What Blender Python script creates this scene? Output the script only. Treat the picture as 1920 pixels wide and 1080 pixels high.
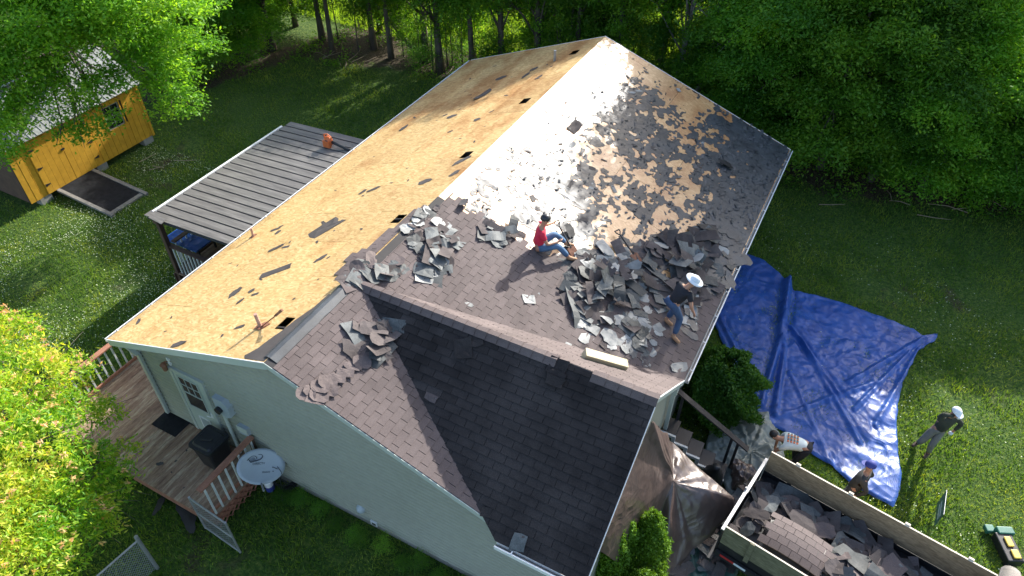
import bpy, math, random
import numpy as np
from mathutils import Vector, Matrix, noise
for o in list(bpy.data.objects): bpy.data.objects.remove(o)
S = bpy.context.scene
COL = S.collection
# ------------------------------------------------------------------ camera, sky, sun, exposure
CAM = Vector((7.415, -5.194, 13.868)); YAW, PIT, ROL, FPX = -.484, .739, .004, 1349.836
fw = Vector((math.sin(YAW)*math.cos(PIT), math.cos(YAW)*math.cos(PIT), -math.sin(PIT)))
r0 = Vector((math.cos(YAW), -math.sin(YAW), 0)); u0 = r0.cross(fw)
rt = math.cos(ROL)*r0 + math.sin(ROL)*u0; up = -math.sin(ROL)*r0 + math.cos(ROL)*u0
cam = bpy.data.cameras.new('camera'); camo = bpy.data.objects.new('camera', cam); COL.objects.link(camo)
camo.matrix_world = Matrix(((rt.x, up.x, -fw.x, CAM.x), (rt.y, up.y, -fw.y, CAM.y), (rt.z, up.z, -fw.z, CAM.z), (0, 0, 0, 1)))
cam.sensor_width = 36; cam.lens = 36*FPX/1920; cam.clip_end = 400; S.camera = camo
SUN = Vector((.15, 1, .515)).normalized()
w = bpy.data.worlds.new('World'); S.world = w; w.use_nodes = True
sk = w.node_tree.nodes.new('ShaderNodeTexSky'); sk.sky_type = 'NISHITA'; sk.sun_disc = False; sk.dust_density = 2.5; sk.ozone_density = .6
sk.sun_elevation = math.asin(SUN.z); sk.sun_rotation = math.atan2(SUN.x, SUN.y)
bg = w.node_tree.nodes['Background']; bg.inputs['Strength'].default_value = .15
w.node_tree.links.new(sk.outputs[0], bg.inputs['Color'])
sl_ = bpy.data.lights.new('sun', 'SUN'); sl_.energy = 4.4; sl_.angle = math.radians(.55); sl_.color = (1, .955, .88)
so = bpy.data.objects.new('sun', sl_); COL.objects.link(so); so.location = (5, 30, 30)
so.rotation_euler = SUN.to_track_quat('Z', 'Y').to_euler()
S.view_settings.view_transform = 'Standard'; S.view_settings.look = 'None'; S.view_settings.gamma = 1
S.view_settings.use_curve_mapping = False; S.view_settings.exposure = 1.25
S.render.resolution_x = 1024; S.render.resolution_y = 576

# ------------------------------------------------------------------ helpers
R = random.Random(7)
V = Vector
def ray(x, y): return (fw*FPX + rt*(x-960) + up*(540-y)).normalized()
def onp(x, y, n, p):          # measured photo point -> point on a known plane of the place
    d = ray(x, y); n = V(n); return CAM + d*((V(p)-CAM).dot(n)/d.dot(n))
def G(x, y, z=0): return onp(x, y, (0, 0, 1), (0, 0, z))
WO = {}
def org(o): return WO[o.name] if o is not None else V((0, 0, 0))
def thing(name, label, cat, loc=(0, 0, 0), group=None):
    o = bpy.data.objects.new(name, None); COL.objects.link(o); o.location = V(loc); o.empty_display_size = .2
    WO[o.name] = V(loc); tag(o, label, cat, group); return o
def tag(o, label=None, cat=None, group=None, kind=None):
    if label: o['label'] = label
    if cat: o['category'] = cat
    if group: o['group'] = group
    if kind: o['kind'] = kind
    return o
def link(name, me, parent=None, loc=None, mtx=None):
    o = bpy.data.objects.new(name, me); COL.objects.link(o)
    if parent is not None: o.parent = parent
    if loc is not None: o.location = loc
    if mtx is not None: o.matrix_basis = mtx
    WO[o.name] = (org(parent) + (V(loc) if loc is not None else V((0, 0, 0))))
    return o
def npmesh(name, v, f, mats, smooth=False):
    me = bpy.data.meshes.new(name); n = len(v); k = f.shape[1]
    me.vertices.add(n); me.vertices.foreach_set('co', np.ascontiguousarray(v, dtype=np.float32).ravel())
    me.loops.add(f.size); me.loops.foreach_set('vertex_index', np.ascontiguousarray(f, dtype=np.int32).ravel())
    me.polygons.add(len(f)); me.polygons.foreach_set('loop_start', np.arange(0, f.size, k, dtype=np.int32))
    me.polygons.foreach_set('loop_total', np.full(len(f), k, dtype=np.int32))
    me.update(calc_edges=True)
    if smooth: me.polygons.foreach_set('use_smooth', np.ones(len(f), dtype=bool))
    for m in (mats if isinstance(mats, (list, tuple)) else [mats]): me.materials.append(m)
    return me
class MB:
    def __init__(s): s.v = []; s.f = []; s.m = []
    def add(s, vs, fs, mi=0):
        b = len(s.v); s.v += [V(p) for p in vs]; s.f += [tuple(i+b for i in q) for q in fs]; s.m += [mi]*len(fs); return s
    def box8(s, p, mi=0):   # p: 4 bottom, 4 top
        return s.add(p, [(3, 2, 1, 0), (4, 5, 6, 7), (0, 1, 5, 4), (1, 2, 6, 5), (2, 3, 7, 6), (3, 0, 4, 7)], mi)
    def box(s, x0, x1, y0, y1, z0, z1, mi=0):
        return s.box8([(x0, y0, z0), (x1, y0, z0), (x1, y1, z0), (x0, y1, z0), (x0, y0, z1), (x1, y0, z1), (x1, y1, z1), (x0, y1, z1)], mi)
    def beam(s, p, q, w, h, up=(0, 0, 1), mi=0):
        p = V(p); q = V(q); d = (q-p).normalized(); a = d.cross(V(up)).normalized()*w/2; b = a.cross(d).normalized()*h/2
        return s.box8([p-a-b, p+a-b, q+a-b, q-a-b, p-a+b, p+a+b, q+a+b, q-a+b], mi)
    def tube(s, pts, rad, n=6, mi=0, cap=True):
        pts = [V(p) for p in pts]; rad = rad if isinstance(rad, (list, tuple)) else [rad]*len(pts); b = len(s.v)
        d = (pts[1]-pts[0]).normalized(); a = d.orthogonal().normalized()
        for i, p in enumerate(pts):
            d = (pts[min(i+1, len(pts)-1)]-pts[max(i-1, 0)]).normalized()
            a = (a-d*a.dot(d)).normalized(); c = d.cross(a)
            for k in range(n):
                t = 2*math.pi*k/n; s.v.append(p+(a*math.cos(t)+c*math.sin(t))*rad[i])
        for i in range(len(pts)-1):
            for k in range(n):
                k2 = (k+1) % n; s.f.append((b+i*n+k, b+i*n+k2, b+(i+1)*n+k2, b+(i+1)*n+k)); s.m.append(mi)
        if cap:
            s.f.append(tuple(b+k for k in range(n))[::-1]); s.m.append(mi)
            e = b+(len(pts)-1)*n; s.f.append(tuple(e+k for k in range(n))); s.m.append(mi)
        return s
    def prism(s, poly, vec, mi=0, mside=None, mbot=None):
        n = len(poly); vec = V(vec); b = len(s.v); s.v += [V(p) for p in poly]; s.v += [V(p)+vec for p in poly]
        s.f.append(tuple(b+i for i in range(n))[::-1]); s.m.append(mi if mbot is None else mbot); s.f.append(tuple(b+n+i for i in range(n))); s.m.append(mi)
        for i in range(n):
            j = (i+1) % n; s.f.append((b+i, b+j, b+n+j, b+n+i)); s.m.append(mi if mside is None else mside)
        return s
    def ball(s, c, r, n=10, m=6, mi=0, top=0., bot=math.pi, R3=None):
        r = V((r, r, r)) if not hasattr(r, '__len__') else V(r); b = len(s.v); c = V(c)
        for i in range(m+1):
            th = top+(bot-top)*i/m
            for k in range(n):
                ph = 2*math.pi*k/n; p = V((r.x*math.sin(th)*math.cos(ph), r.y*math.sin(th)*math.sin(ph), r.z*math.cos(th)))
                s.v.append(c+(R3 @ p if R3 else p))
        for i in range(m):
            for k in range(n):
                k2 = (k+1) % n; s.f.append((b+i*n+k, b+(i+1)*n+k, b+(i+1)*n+k2, b+i*n+k2)); s.m.append(mi)
        return s
    def build(s, name, mats, parent=None, smooth=False, at=None, kind=None, label=None, bevel=0):
        o0 = org(parent) if parent is not None else (V(at) if at is not None else V((0, 0, 0)))
        me = bpy.data.meshes.new(name); me.from_pydata([tuple(p-o0) for p in s.v], [], s.f)
        for m in (mats if isinstance(mats, (list, tuple)) else [mats]): me.materials.append(m)
        if any(s.m): me.polygons.foreach_set('material_index', s.m)
        if smooth: me.polygons.foreach_set('use_smooth', [True]*len(me.polygons))
        me.update()
        o = bpy.data.objects.new(name, me); COL.objects.link(o)
        if parent is not None: o.parent = parent; WO[o.name] = org(parent)
        else: o.location = o0; WO[o.name] = o0
        if bevel:
            b = o.modifiers.new('bevel', 'BEVEL'); b.width = bevel; b.segments = 2; b.limit_method = 'ANGLE'
        if kind: o['kind'] = kind
        if label: o['label'] = label
        return o

# ------------------------------------------------------------------ materials
def mat(name, cols, scale=4, rough=.7, bump=0, bscale=60, spec=.5, island=0., stretch=(1, 1, 1), coord='pos',
        metal=0, detail=6, fine=None, fscale=80, trans=0, contrast=(.3, .7), sheen=0, coat=0, objrand=0., ridged=0):
    m = bpy.data.materials.new(name); m.use_nodes = True; nt = m.node_tree; N = nt.nodes; L = nt.links
    bs = N['Principled BSDF']; bs.inputs['Roughness'].default_value = rough; bs.inputs['Specular IOR Level'].default_value = spec
    bs.inputs['Metallic'].default_value = metal; bs.inputs['Coat Weight'].default_value = coat
    if coord == 'pos': src = N.new('ShaderNodeNewGeometry').outputs['Position']
    else: src = N.new('ShaderNodeTexCoord').outputs['Object']
    mp = N.new('ShaderNodeMapping'); mp.inputs['Scale'].default_value = stretch; L.new(src, mp.inputs['Vector'])
    no = N.new('ShaderNodeTexNoise'); no.inputs['Scale'].default_value = scale; no.inputs['Detail'].default_value = detail
    no.inputs['Roughness'].default_value = .62; L.new(mp.outputs[0], no.inputs['Vector'])
    cr = N.new('ShaderNodeValToRGB'); el = cr.color_ramp.elements
    while len(el) < len(cols): el.new(.5)
    for i, c in enumerate(cols):
        el[i].position = contrast[0]+(contrast[1]-contrast[0])*i/max(1, len(cols)-1); el[i].color = (*c, 1)
    L.new(no.outputs['Fac'], cr.inputs['Fac']); out = cr.outputs['Color']
    def mul(out, fac_socket, lo, hi):
        mr = N.new('ShaderNodeMapRange'); mr.inputs['To Min'].default_value = lo; mr.inputs['To Max'].default_value = hi
        L.new(fac_socket, mr.inputs['Value']); mx = N.new('ShaderNodeVectorMath'); mx.operation = 'SCALE'
        L.new(out, mx.inputs[0]); L.new(mr.outputs[0], mx.inputs['Scale']); return mx.outputs[0]
    if fine:
        n2 = N.new('ShaderNodeTexNoise'); n2.inputs['Scale'].default_value = fscale; n2.inputs['Detail'].default_value = 3
        L.new(mp.outputs[0], n2.inputs['Vector']); mr = N.new('ShaderNodeMapRange'); mr.inputs['From Min'].default_value = .3; mr.inputs['From Max'].default_value = .7
        L.new(n2.outputs['Fac'], mr.inputs['Value']); out = mul(out, mr.outputs[0], *fine)
    if island:
        ge = N.new('ShaderNodeNewGeometry'); out = mul(out, ge.outputs['Random Per Island'], 1-island, 1+island)
    if objrand:
        oi = N.new('ShaderNodeObjectInfo'); out = mul(out, oi.outputs['Random'], 1-objrand, 1+objrand)
    L.new(out, bs.inputs['Base Color'])
    if bump:
        n3 = N.new('ShaderNodeTexNoise'); n3.inputs['Scale'].default_value = bscale; n3.inputs['Detail'].default_value = 4
        L.new(mp.outputs[0], n3.inputs['Vector']); bp = N.new('ShaderNodeBump'); bp.inputs['Strength'].default_value = bump
        bp.inputs['Distance'].default_value = .02; L.new(n3.outputs['Fac'], bp.inputs['Height'])
        if ridged:
            w1 = N.new('ShaderNodeTexNoise'); w1.inputs['Scale'].default_value = .8; L.new(src, w1.inputs['Vector']); w2 = N.new('ShaderNodeVectorMath'); w2.operation = 'MULTIPLY_ADD'; w2.inputs[1].default_value = (1.6, 1.6, 1.6); L.new(w1.outputs['Color'], w2.inputs[0]); L.new(src, w2.inputs[2])
            v1 = N.new('ShaderNodeTexVoronoi'); v1.inputs['Scale'].default_value = bscale*.55; L.new(w2.outputs[0], v1.inputs['Vector']); v2 = N.new('ShaderNodeTexVoronoi'); v2.inputs['Scale'].default_value = bscale*1.9; L.new(w2.outputs[0], v2.inputs['Vector'])
            a1 = N.new('ShaderNodeMath'); a1.operation = 'MULTIPLY_ADD'; a1.inputs[1].default_value = .32; L.new(v2.outputs['Distance'], a1.inputs[0]); L.new(v1.outputs['Distance'], a1.inputs[2]); L.new(a1.outputs[0], bp.inputs['Height']); bp.inputs['Distance'].default_value = ridged; L.new(bp.outputs[0], bs.inputs['Normal'])
    return m
def leafmat(name, cols, tr=.5, objr=.3):
    m = bpy.data.materials.new(name); m.use_nodes = True; nt = m.node_tree; N = nt.nodes; L = nt.links; N.remove(N['Principled BSDF'])
    ge = N.new('ShaderNodeNewGeometry'); oi = N.new('ShaderNodeObjectInfo')
    no = N.new('ShaderNodeTexNoise'); no.inputs['Scale'].default_value = .9; no.inputs['Detail'].default_value = 3; L.new(ge.outputs['Position'], no.inputs['Vector'])
    a = N.new('ShaderNodeMath'); a.operation = 'MULTIPLY_ADD'; a.inputs[1].default_value = .5; L.new(ge.outputs['Random Per Island'], a.inputs[0]); 
    mr = N.new('ShaderNodeMapRange'); mr.inputs['From Min'].default_value = .3; mr.inputs['From Max'].default_value = .7; mr.inputs['To Min'].default_value = -.1; mr.inputs['To Max'].default_value = .5
    L.new(no.outputs['Fac'], mr.inputs['Value']); L.new(mr.outputs[0], a.inputs[2])
    cr = N.new('ShaderNodeValToRGB'); el = cr.color_ramp.elements
    while len(el) < len(cols): el.new(.5)
    for i, c in enumerate(cols): el[i].position = i/(len(cols)-1); el[i].color = (*c, 1)
    L.new(a.outputs[0], cr.inputs['Fac'])
    m2 = N.new('ShaderNodeMapRange'); m2.inputs['To Min'].default_value = 1-objr; m2.inputs['To Max'].default_value = 1+objr; L.new(oi.outputs['Random'], m2.inputs['Value'])
    sc = N.new('ShaderNodeVectorMath'); sc.operation = 'SCALE'; L.new(cr.outputs[0], sc.inputs[0]); L.new(m2.outputs[0], sc.inputs['Scale'])
    df = N.new('ShaderNodeBsdfDiffuse'); L.new(sc.outputs[0], df.inputs['Color'])
    tn = N.new('ShaderNodeBsdfTranslucent'); s2 = N.new('ShaderNodeVectorMath'); s2.operation = 'MULTIPLY'; s2.inputs[1].default_value = (1.5, 1.35, .5)
    L.new(sc.outputs[0], s2.inputs[0]); L.new(s2.outputs[0], tn.inputs['Color'])
    x1 = N.new('ShaderNodeMixShader'); x1.inputs[0].default_value = tr; L.new(df.outputs[0], x1.inputs[1]); L.new(tn.outputs[0], x1.inputs[2])
    gl = N.new('ShaderNodeBsdfGlossy'); gl.inputs['Roughness'].default_value = .5; gl.inputs['Color'].default_value = (.8, .9, .8, 1)
    x2 = N.new('ShaderNodeMixShader'); x2.inputs[0].default_value = .018; L.new(x1.outputs[0], x2.inputs[1]); L.new(gl.outputs[0], x2.inputs[2])
    L.new(x2.outputs[0], N['Material Output'].inputs['Surface']); return m
def osbmat(name, rough, spec, tint, coat=0):
    m = bpy.data.materials.new(name); m.use_nodes = True; nt = m.node_tree; N = nt.nodes; L = nt.links; bs = N['Principled BSDF']
    ge = N.new('ShaderNodeNewGeometry'); mp = N.new('ShaderNodeMapping'); mp.inputs['Rotation'].default_value = (0, 0, .3); mp.inputs['Scale'].default_value = (14, 26, 14)
    L.new(ge.outputs['Position'], mp.inputs['Vector'])
    n0 = N.new('ShaderNodeTexNoise'); n0.inputs['Scale'].default_value = 3; L.new(ge.outputs['Position'], n0.inputs['Vector'])
    ad = N.new('ShaderNodeVectorMath'); ad.operation = 'MULTIPLY_ADD'; ad.inputs[1].default_value = (4, 4, 4); L.new(n0.outputs['Color'], ad.inputs[0]); L.new(mp.outputs[0], ad.inputs[2])
    vo = N.new('ShaderNodeTexVoronoi'); vo.inputs['Scale'].default_value = 1; L.new(ad.outputs[0], vo.inputs['Vector'])
    sp = N.new('ShaderNodeSeparateColor'); L.new(vo.outputs['Color'], sp.inputs[0])
    cr = N.new('ShaderNodeValToRGB'); el = cr.color_ramp.elements
    cs = [(0, tint[0]), (.3, tint[1]), (.7, tint[2]), (1, tint[3])]
    while len(el) < 4: el.new(.5)
    for e, (p, c) in zip(el, cs): e.position = p; e.color = (*c, 1)
    L.new(sp.outputs[0], cr.inputs['Fac'])
    mp2 = N.new('ShaderNodeMapping'); mp2.inputs['Scale'].default_value = (.9, .45, .9); mp2.inputs['Rotation'].default_value = (0, 0, -.5); L.new(ge.outputs['Position'], mp2.inputs['Vector'])
    n1 = N.new('ShaderNodeTexNoise'); n1.inputs['Scale'].default_value = 1.3; n1.inputs['Detail'].default_value = 6; n1.inputs['Roughness'].default_value = .65; L.new(mp2.outputs[0], n1.inputs['Vector'])
    c2 = N.new('ShaderNodeValToRGB'); e2 = c2.color_ramp.elements; e2[0].position = .30; e2[0].color = (.70, .53, .42, 1); e2[1].position = .50; e2[1].color = (1, 1, 1, 1)
    sx_ = N.new('ShaderNodeSeparateXYZ'); L.new(ge.outputs['Position'], sx_.inputs[0]); my = N.new('ShaderNodeMapRange'); my.inputs['From Min'].default_value = 3; my.inputs['From Max'].default_value = 12; my.inputs['To Min'].default_value = .10; my.inputs['To Max'].default_value = -.10
    L.new(sx_.outputs['Y'], my.inputs['Value']); sm = N.new('ShaderNodeMath'); L.new(n1.outputs['Fac'], sm.inputs[0]); L.new(my.outputs[0], sm.inputs[1]); L.new(sm.outputs[0], c2.inputs['Fac']); mx = N.new('ShaderNodeVectorMath'); mx.operation = 'MULTIPLY'; L.new(cr.outputs[0], mx.inputs[0]); L.new(c2.outputs[0], mx.inputs[1])
    bs.inputs['Coat Weight'].default_value = coat; bs.inputs['Coat Roughness'].default_value = .36
    oi = N.new('ShaderNodeObjectInfo'); mo_ = N.new('ShaderNodeMapRange'); mo_.inputs['To Min'].default_value = .90; mo_.inputs['To Max'].default_value = 1.06; L.new(oi.outputs['Random'], mo_.inputs['Value']); so2 = N.new('ShaderNodeVectorMath'); so2.operation = 'SCALE'; L.new(mx.outputs[0], so2.inputs[0]); L.new(mo_.outputs[0], so2.inputs['Scale'])
    L.new(so2.outputs[0], bs.inputs['Base Color']); bs.inputs['Roughness'].default_value = rough; bs.inputs['Specular IOR Level'].default_value = spec
    return m
M = {}
M['osb'] = osbmat('osb_sheathing', .55, .35, [(.42, .265, .10), (.50, .33, .135), (.57, .39, .17), (.65, .47, .235)])
M['osb2'] = osbmat('osb_sheathing_brightened', .42, 1., [(.58, .29, .11), (.66, .36, .15), (.72, .42, .185), (.78, .49, .24)], .5)  # brightened copy of the sheathing: dappled sun put into the colour, glossier for glare
M['felt'] = mat('asphalt_felt', [(.024, .028, .033), (.062, .071, .080)], 2.2, .5, .25, 30, spec=.7, fine=(.85, 1.15), fscale=40)
M['feltmid'] = mat('asphalt_felt_scrap', [(.045, .038, .037), (.075, .066, .062)], 3, .7, .2, 30)
M['under'] = mat('dark_felt_under_shingles', [(.02, .019, .02), (.03, .028, .03)], 3, .8)
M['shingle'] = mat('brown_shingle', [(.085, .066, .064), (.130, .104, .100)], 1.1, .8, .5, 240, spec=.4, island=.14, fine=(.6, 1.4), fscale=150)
M['shingle_shaded'] = mat('brown_shingle_shaded', [(.021, .019, .0195), (.047, .042, .042)], .9, .9, .5, 240, spec=.1, island=.26, fine=(.5, 1.5), fscale=120, contrast=(.35, .65))  # darker copy of the brown shingle: shade of the near slope put in
M['back'] = mat('shingle_underside', [(.055, .062, .064), (.12, .13, .13)], 5, .6, .3, 60, spec=.3, objrand=.45, fine=(.8, 1.2), fscale=50)
M['pale'] = mat('torn_backing_glare', [(.20, .21, .205), (.33, .34, .33)], 5, .6, .2, 60, spec=.6, objrand=.25)  # underside grey lightened: glare on lit pieces put into the colour
M['top'] = mat('loose_shingle_face', [(.055, .048, .048), (.11, .095, .092)], 3, .9, .5, 200, spec=.2, objrand=.3, fine=(.6, 1.4), fscale=150, coord='obj')
M['black'] = mat('black_torn_felt', [(.012, .012, .014), (.03, .03, .034)], 3, .5, .4, 30)
M['siding'] = mat('sage_vinyl_siding', [(.285, .295, .235), (.32, .33, .268)], .6, .5, spec=.35, fine=(.95, 1.05), fscale=8)
M['trim'] = mat('pale_trim', [(.42, .47, .43), (.48, .53, .49)], 2, .45)
M['white'] = mat('white_painted_metal', [(.72, .74, .74), (.82, .83, .83)], 3, .4)
M['gutterin'] = mat('gutter_grime', [(.16, .15, .14), (.3, .29, .28)], 5, .7)
M['conc'] = mat('concrete', [(.22, .21, .2), (.33, .32, .3)], 5, .9, .3, 40)
M['door'] = mat('door_paint', [(.42, .49, .45), (.48, .55, .50)], 2, .4)
M['glass'] = mat('dark_window_glass', [(.012, .014, .016), (.03, .033, .036)], 2, .15, spec=.4)
M['deck'] = mat('worn_deck_board', [(.16, .09, .06), (.28, .185, .125), (.50, .41, .29)], 1.6, .8, .4, 60, stretch=(6, .8, 1), island=.15, fine=(.7, 1.25), fscale=14, contrast=(.3, .72))
M['redwood'] = mat('redwood_rail', [(.24, .10, .06), (.36, .17, .11)], 3, .7, .3, 60, stretch=(4, 1, 1), fine=(.8, 1.2), fscale=20)
M['brownpost'] = mat('brown_post', [(.07, .04, .03), (.12, .07, .05)], 3, .75, .3, 60)
M['balu'] = mat('white_baluster', [(.55, .58, .57), (.7, .72, .7)], 6, .5)
M['rubber'] = mat('black_rubber', [(.010, .011, .013), (.022, .023, .027)], 8, .85, .2, 50, spec=.15)
M['plastic'] = mat('black_plastic', [(.012, .014, .018), (.022, .024, .028)], 5, .4, spec=.5)
M['galv'] = mat('galvanised_metal', [(.30, .31, .32), (.42, .43, .44)], 9, .45, metal=.5, spec=.6)
M['wire'] = mat('chain_link_wire', [(.25, .26, .26), (.36, .37, .37)], 9, .5, metal=.4)
M['dish'] = mat('dish_grey_paint', [(.36, .42, .46), (.40, .46, .50)], 3, .5)
M['ink'] = mat('dark_ink', [(.03, .04, .05), (.05, .06, .07)], 5, .6)
M['yellow'] = mat('yellow_shed_paint', [(.56, .29, .022), (.64, .34, .03)], 1.5, .6, .15, 30, fine=(.9, 1.08), fscale=6)
M['tin'] = mat('weathered_tin', [(.15, .165, .165), (.27, .29, .285)], 2.5, .65, metal=.15, fine=(.8, 1.15), fscale=10)
M['patio'] = mat('grey_patio_panel', [(.085, .08, .078), (.18, .17, .16)], 1.2, .6, .3, 40, stretch=(.5, 6, 1), fine=(.75, 1.2), fscale=5, spec=.6)
M['darkwood'] = mat('dark_wood', [(.018, .016, .016), (.04, .035, .034)], 4, .7, spec=.3)
M['greywood'] = mat('weathered_grey_wood', [(.14, .13, .12), (.26, .245, .225)], 3, .85, .4, 50, stretch=(1, 5, 1))
M['ply'] = mat('plywood_side', [(.24, .165, .095), (.38, .275, .165)], 1.5, .75, .3, 60, stretch=(1.2, 6, 6), fine=(.75, 1.2), fscale=6)
M['plyedge'] = mat('plywood_edge', [(.62, .54, .42), (.74, .66, .54)], 6, .7)
M['plygreen'] = mat('treated_plywood_side', [(.12, .115, .07), (.20, .19, .125)], 1.5, .75, .3, 60, stretch=(1.2, 6, 6), fine=(.75, 1.2), fscale=6)
M['foamtop'] = mat('pale_foam', [(.46, .40, .24), (.58, .52, .35)], 3, .8, .4, 60)
M['blacksteel'] = mat('black_steel', [(.015, .016, .018), (.03, .03, .032)], 5, .45)
M['tarpblue'] = mat('blue_poly_tarp', [(.012, .060, .27), (.024, .10, .38)], 1.5, .42, .8, 2.0, spec=.45, fine=(.85, 1.15), fscale=9, ridged=.09)
M['tarpbrown'] = mat('brown_poly_tarp', [(.075, .052, .045), (.115, .085, .075)], 2, .34, .7, 2.6, spec=.9, ridged=.05)
M['tarpgrey'] = mat('grey_green_tarp', [(.16, .19, .17), (.25, .28, .26)], 2, .5, .9, 3., spec=.5, ridged=.08)
M['tarpgreen'] = mat('green_tarp', [(.03, .085, .07), (.06, .14, .12)], 2, .5, .5, 14)
M['bark'] = mat('bark', [(.05, .04, .032), (.12, .10, .08)], 6, .9, .6, 30, stretch=(1, 1, .3))
M['barkpale'] = mat('pale_grey_bark', [(.14, .13, .12), (.25, .235, .22)], 6, .9, .5, 30, stretch=(1, 1, .3))
M['leafA'] = leafmat('summer_leaves', [(.05, .16, .018), (.10, .255, .026), (.22, .38, .04)], .6)
M['leafB'] = leafmat('bright_leaves', [(.065, .20, .018), (.135, .31, .026), (.28, .45, .04)], .6)
M['leafC'] = leafmat('yellow_green_leaves', [(.07, .18, .016), (.13, .28, .022), (.24, .38, .035)], .55)
M['leafM'] = leafmat('maple_leaves', [(.06, .20, .014), (.15, .35, .022), (.33, .50, .04), (.55, .58, .08), (.68, .48, .2)], .5, .0)
M['leafP'] = leafmat('pinkish_new_leaves', [(.55, .50, .16), (.72, .46, .26), (.80, .40, .30)], .45, 0)
M['arb'] = leafmat('arborvitae_leaves', [(.07, .17, .015), (.12, .25, .02), (.19, .34, .03)], .3)
M['jun'] = leafmat('juniper_leaves', [(.03, .10, .014), (.06, .16, .018), (.11, .23, .025)], .4)
M['grassb'] = leafmat('grass_blades', [(.045, .125, .018), (.125, .235, .028), (.38, .44, .07)], .45, 0)
M['meadow'] = leafmat('meadow_blades', [(.16, .30, .03), (.24, .40, .04), (.34, .48, .06)], .45, 0)
M['clover'] = mat('white_clover', [(.42, .5, .3), (.6, .65, .45)], 8, .8)
M['skin'] = mat('skin', [(.36, .19, .12), (.44, .24, .16)], 6, .5)
M['hair'] = mat('dark_hair', [(.012, .010, .009), (.025, .02, .018)], 20, .6)
M['red'] = mat('red_cotton', [(.55, .02, .05), (.66, .03, .075)], 5, .85)
M['denim'] = mat('blue_denim', [(.045, .10, .19), (.10, .19, .32)], 4, .85, .2, 60)
M['denimD'] = mat('dark_denim', [(.03, .06, .13), (.06, .11, .21)], 4, .85, .2, 60)
M['navy'] = mat('black_speckled_cotton', [(.010, .012, .018), (.02, .022, .03)], 5, .85)
M['olive'] = mat('dark_olive_cotton', [(.028, .032, .022), (.045, .05, .036)], 5, .9)
M['greyj'] = mat('dark_grey_jacket', [(.028, .030, .030), (.05, .052, .05)], 5, .8)
M['khaki'] = mat('grey_khaki', [(.13, .13, .11), (.19, .19, .165)], 5, .9)
M['wshirt'] = mat('pale_mint_cotton', [(.60, .68, .66), (.70, .78, .76)], 5, .85)
M['tan'] = mat('tan_leather', [(.34, .18, .09), (.45, .26, .14)], 5, .7)
M['bootb'] = mat('brown_boot', [(.05, .032, .024), (.08, .05, .04)], 5, .7)
M['capblue'] = mat('blue_cap', [(.02, .035, .20), (.03, .05, .28)], 5, .7)
M['capwhite'] = mat('white_cap', [(.62, .68, .74), (.75, .80, .84)], 5, .7)
M['orange'] = mat('orange_plastic', [(.62, .13, .03), (.72, .18, .05)], 5, .45)
M['rust'] = mat('rusty_metal', [(.14, .05, .025), (.30, .15, .09)], 9, .8, .4, 60)
M['pinkpipe'] = mat('weathered_pipe', [(.34, .20, .15), (.5, .34, .27)], 9, .7)
M['redrefl'] = mat('red_reflector', [(.45, .03, .03), (.55, .04, .04)], 5, .4)
M['dirt'] = mat('leaf_litter_dirt', [(.06, .04, .028), (.16, .12, .085)], 3, .95, .6, 20, fine=(.6, 1.4), fscale=25)
M['tyre'] = mat('tyre_rubber', [(.012, .012, .012), (.02, .02, .02)], 8, .8)
M['signm'] = mat('sign_green_blue', [(.03, .10, .12), (.05, .14, .16)], 3, .4)
M['signw'] = mat('sign_pale_print', [(.42, .55, .6), (.5, .62, .66)], 3, .4)
M['greenpl'] = mat('green_plastic', [(.02, .12, .09), (.03, .16, .12)], 5, .5)
M['yelpl'] = mat('yellow_plastic', [(.65, .45, .06), (.72, .52, .1)], 5, .5)
M['stick'] = mat('dry_sticks', [(.20, .15, .10), (.34, .27, .2)], 9, .9)

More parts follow.
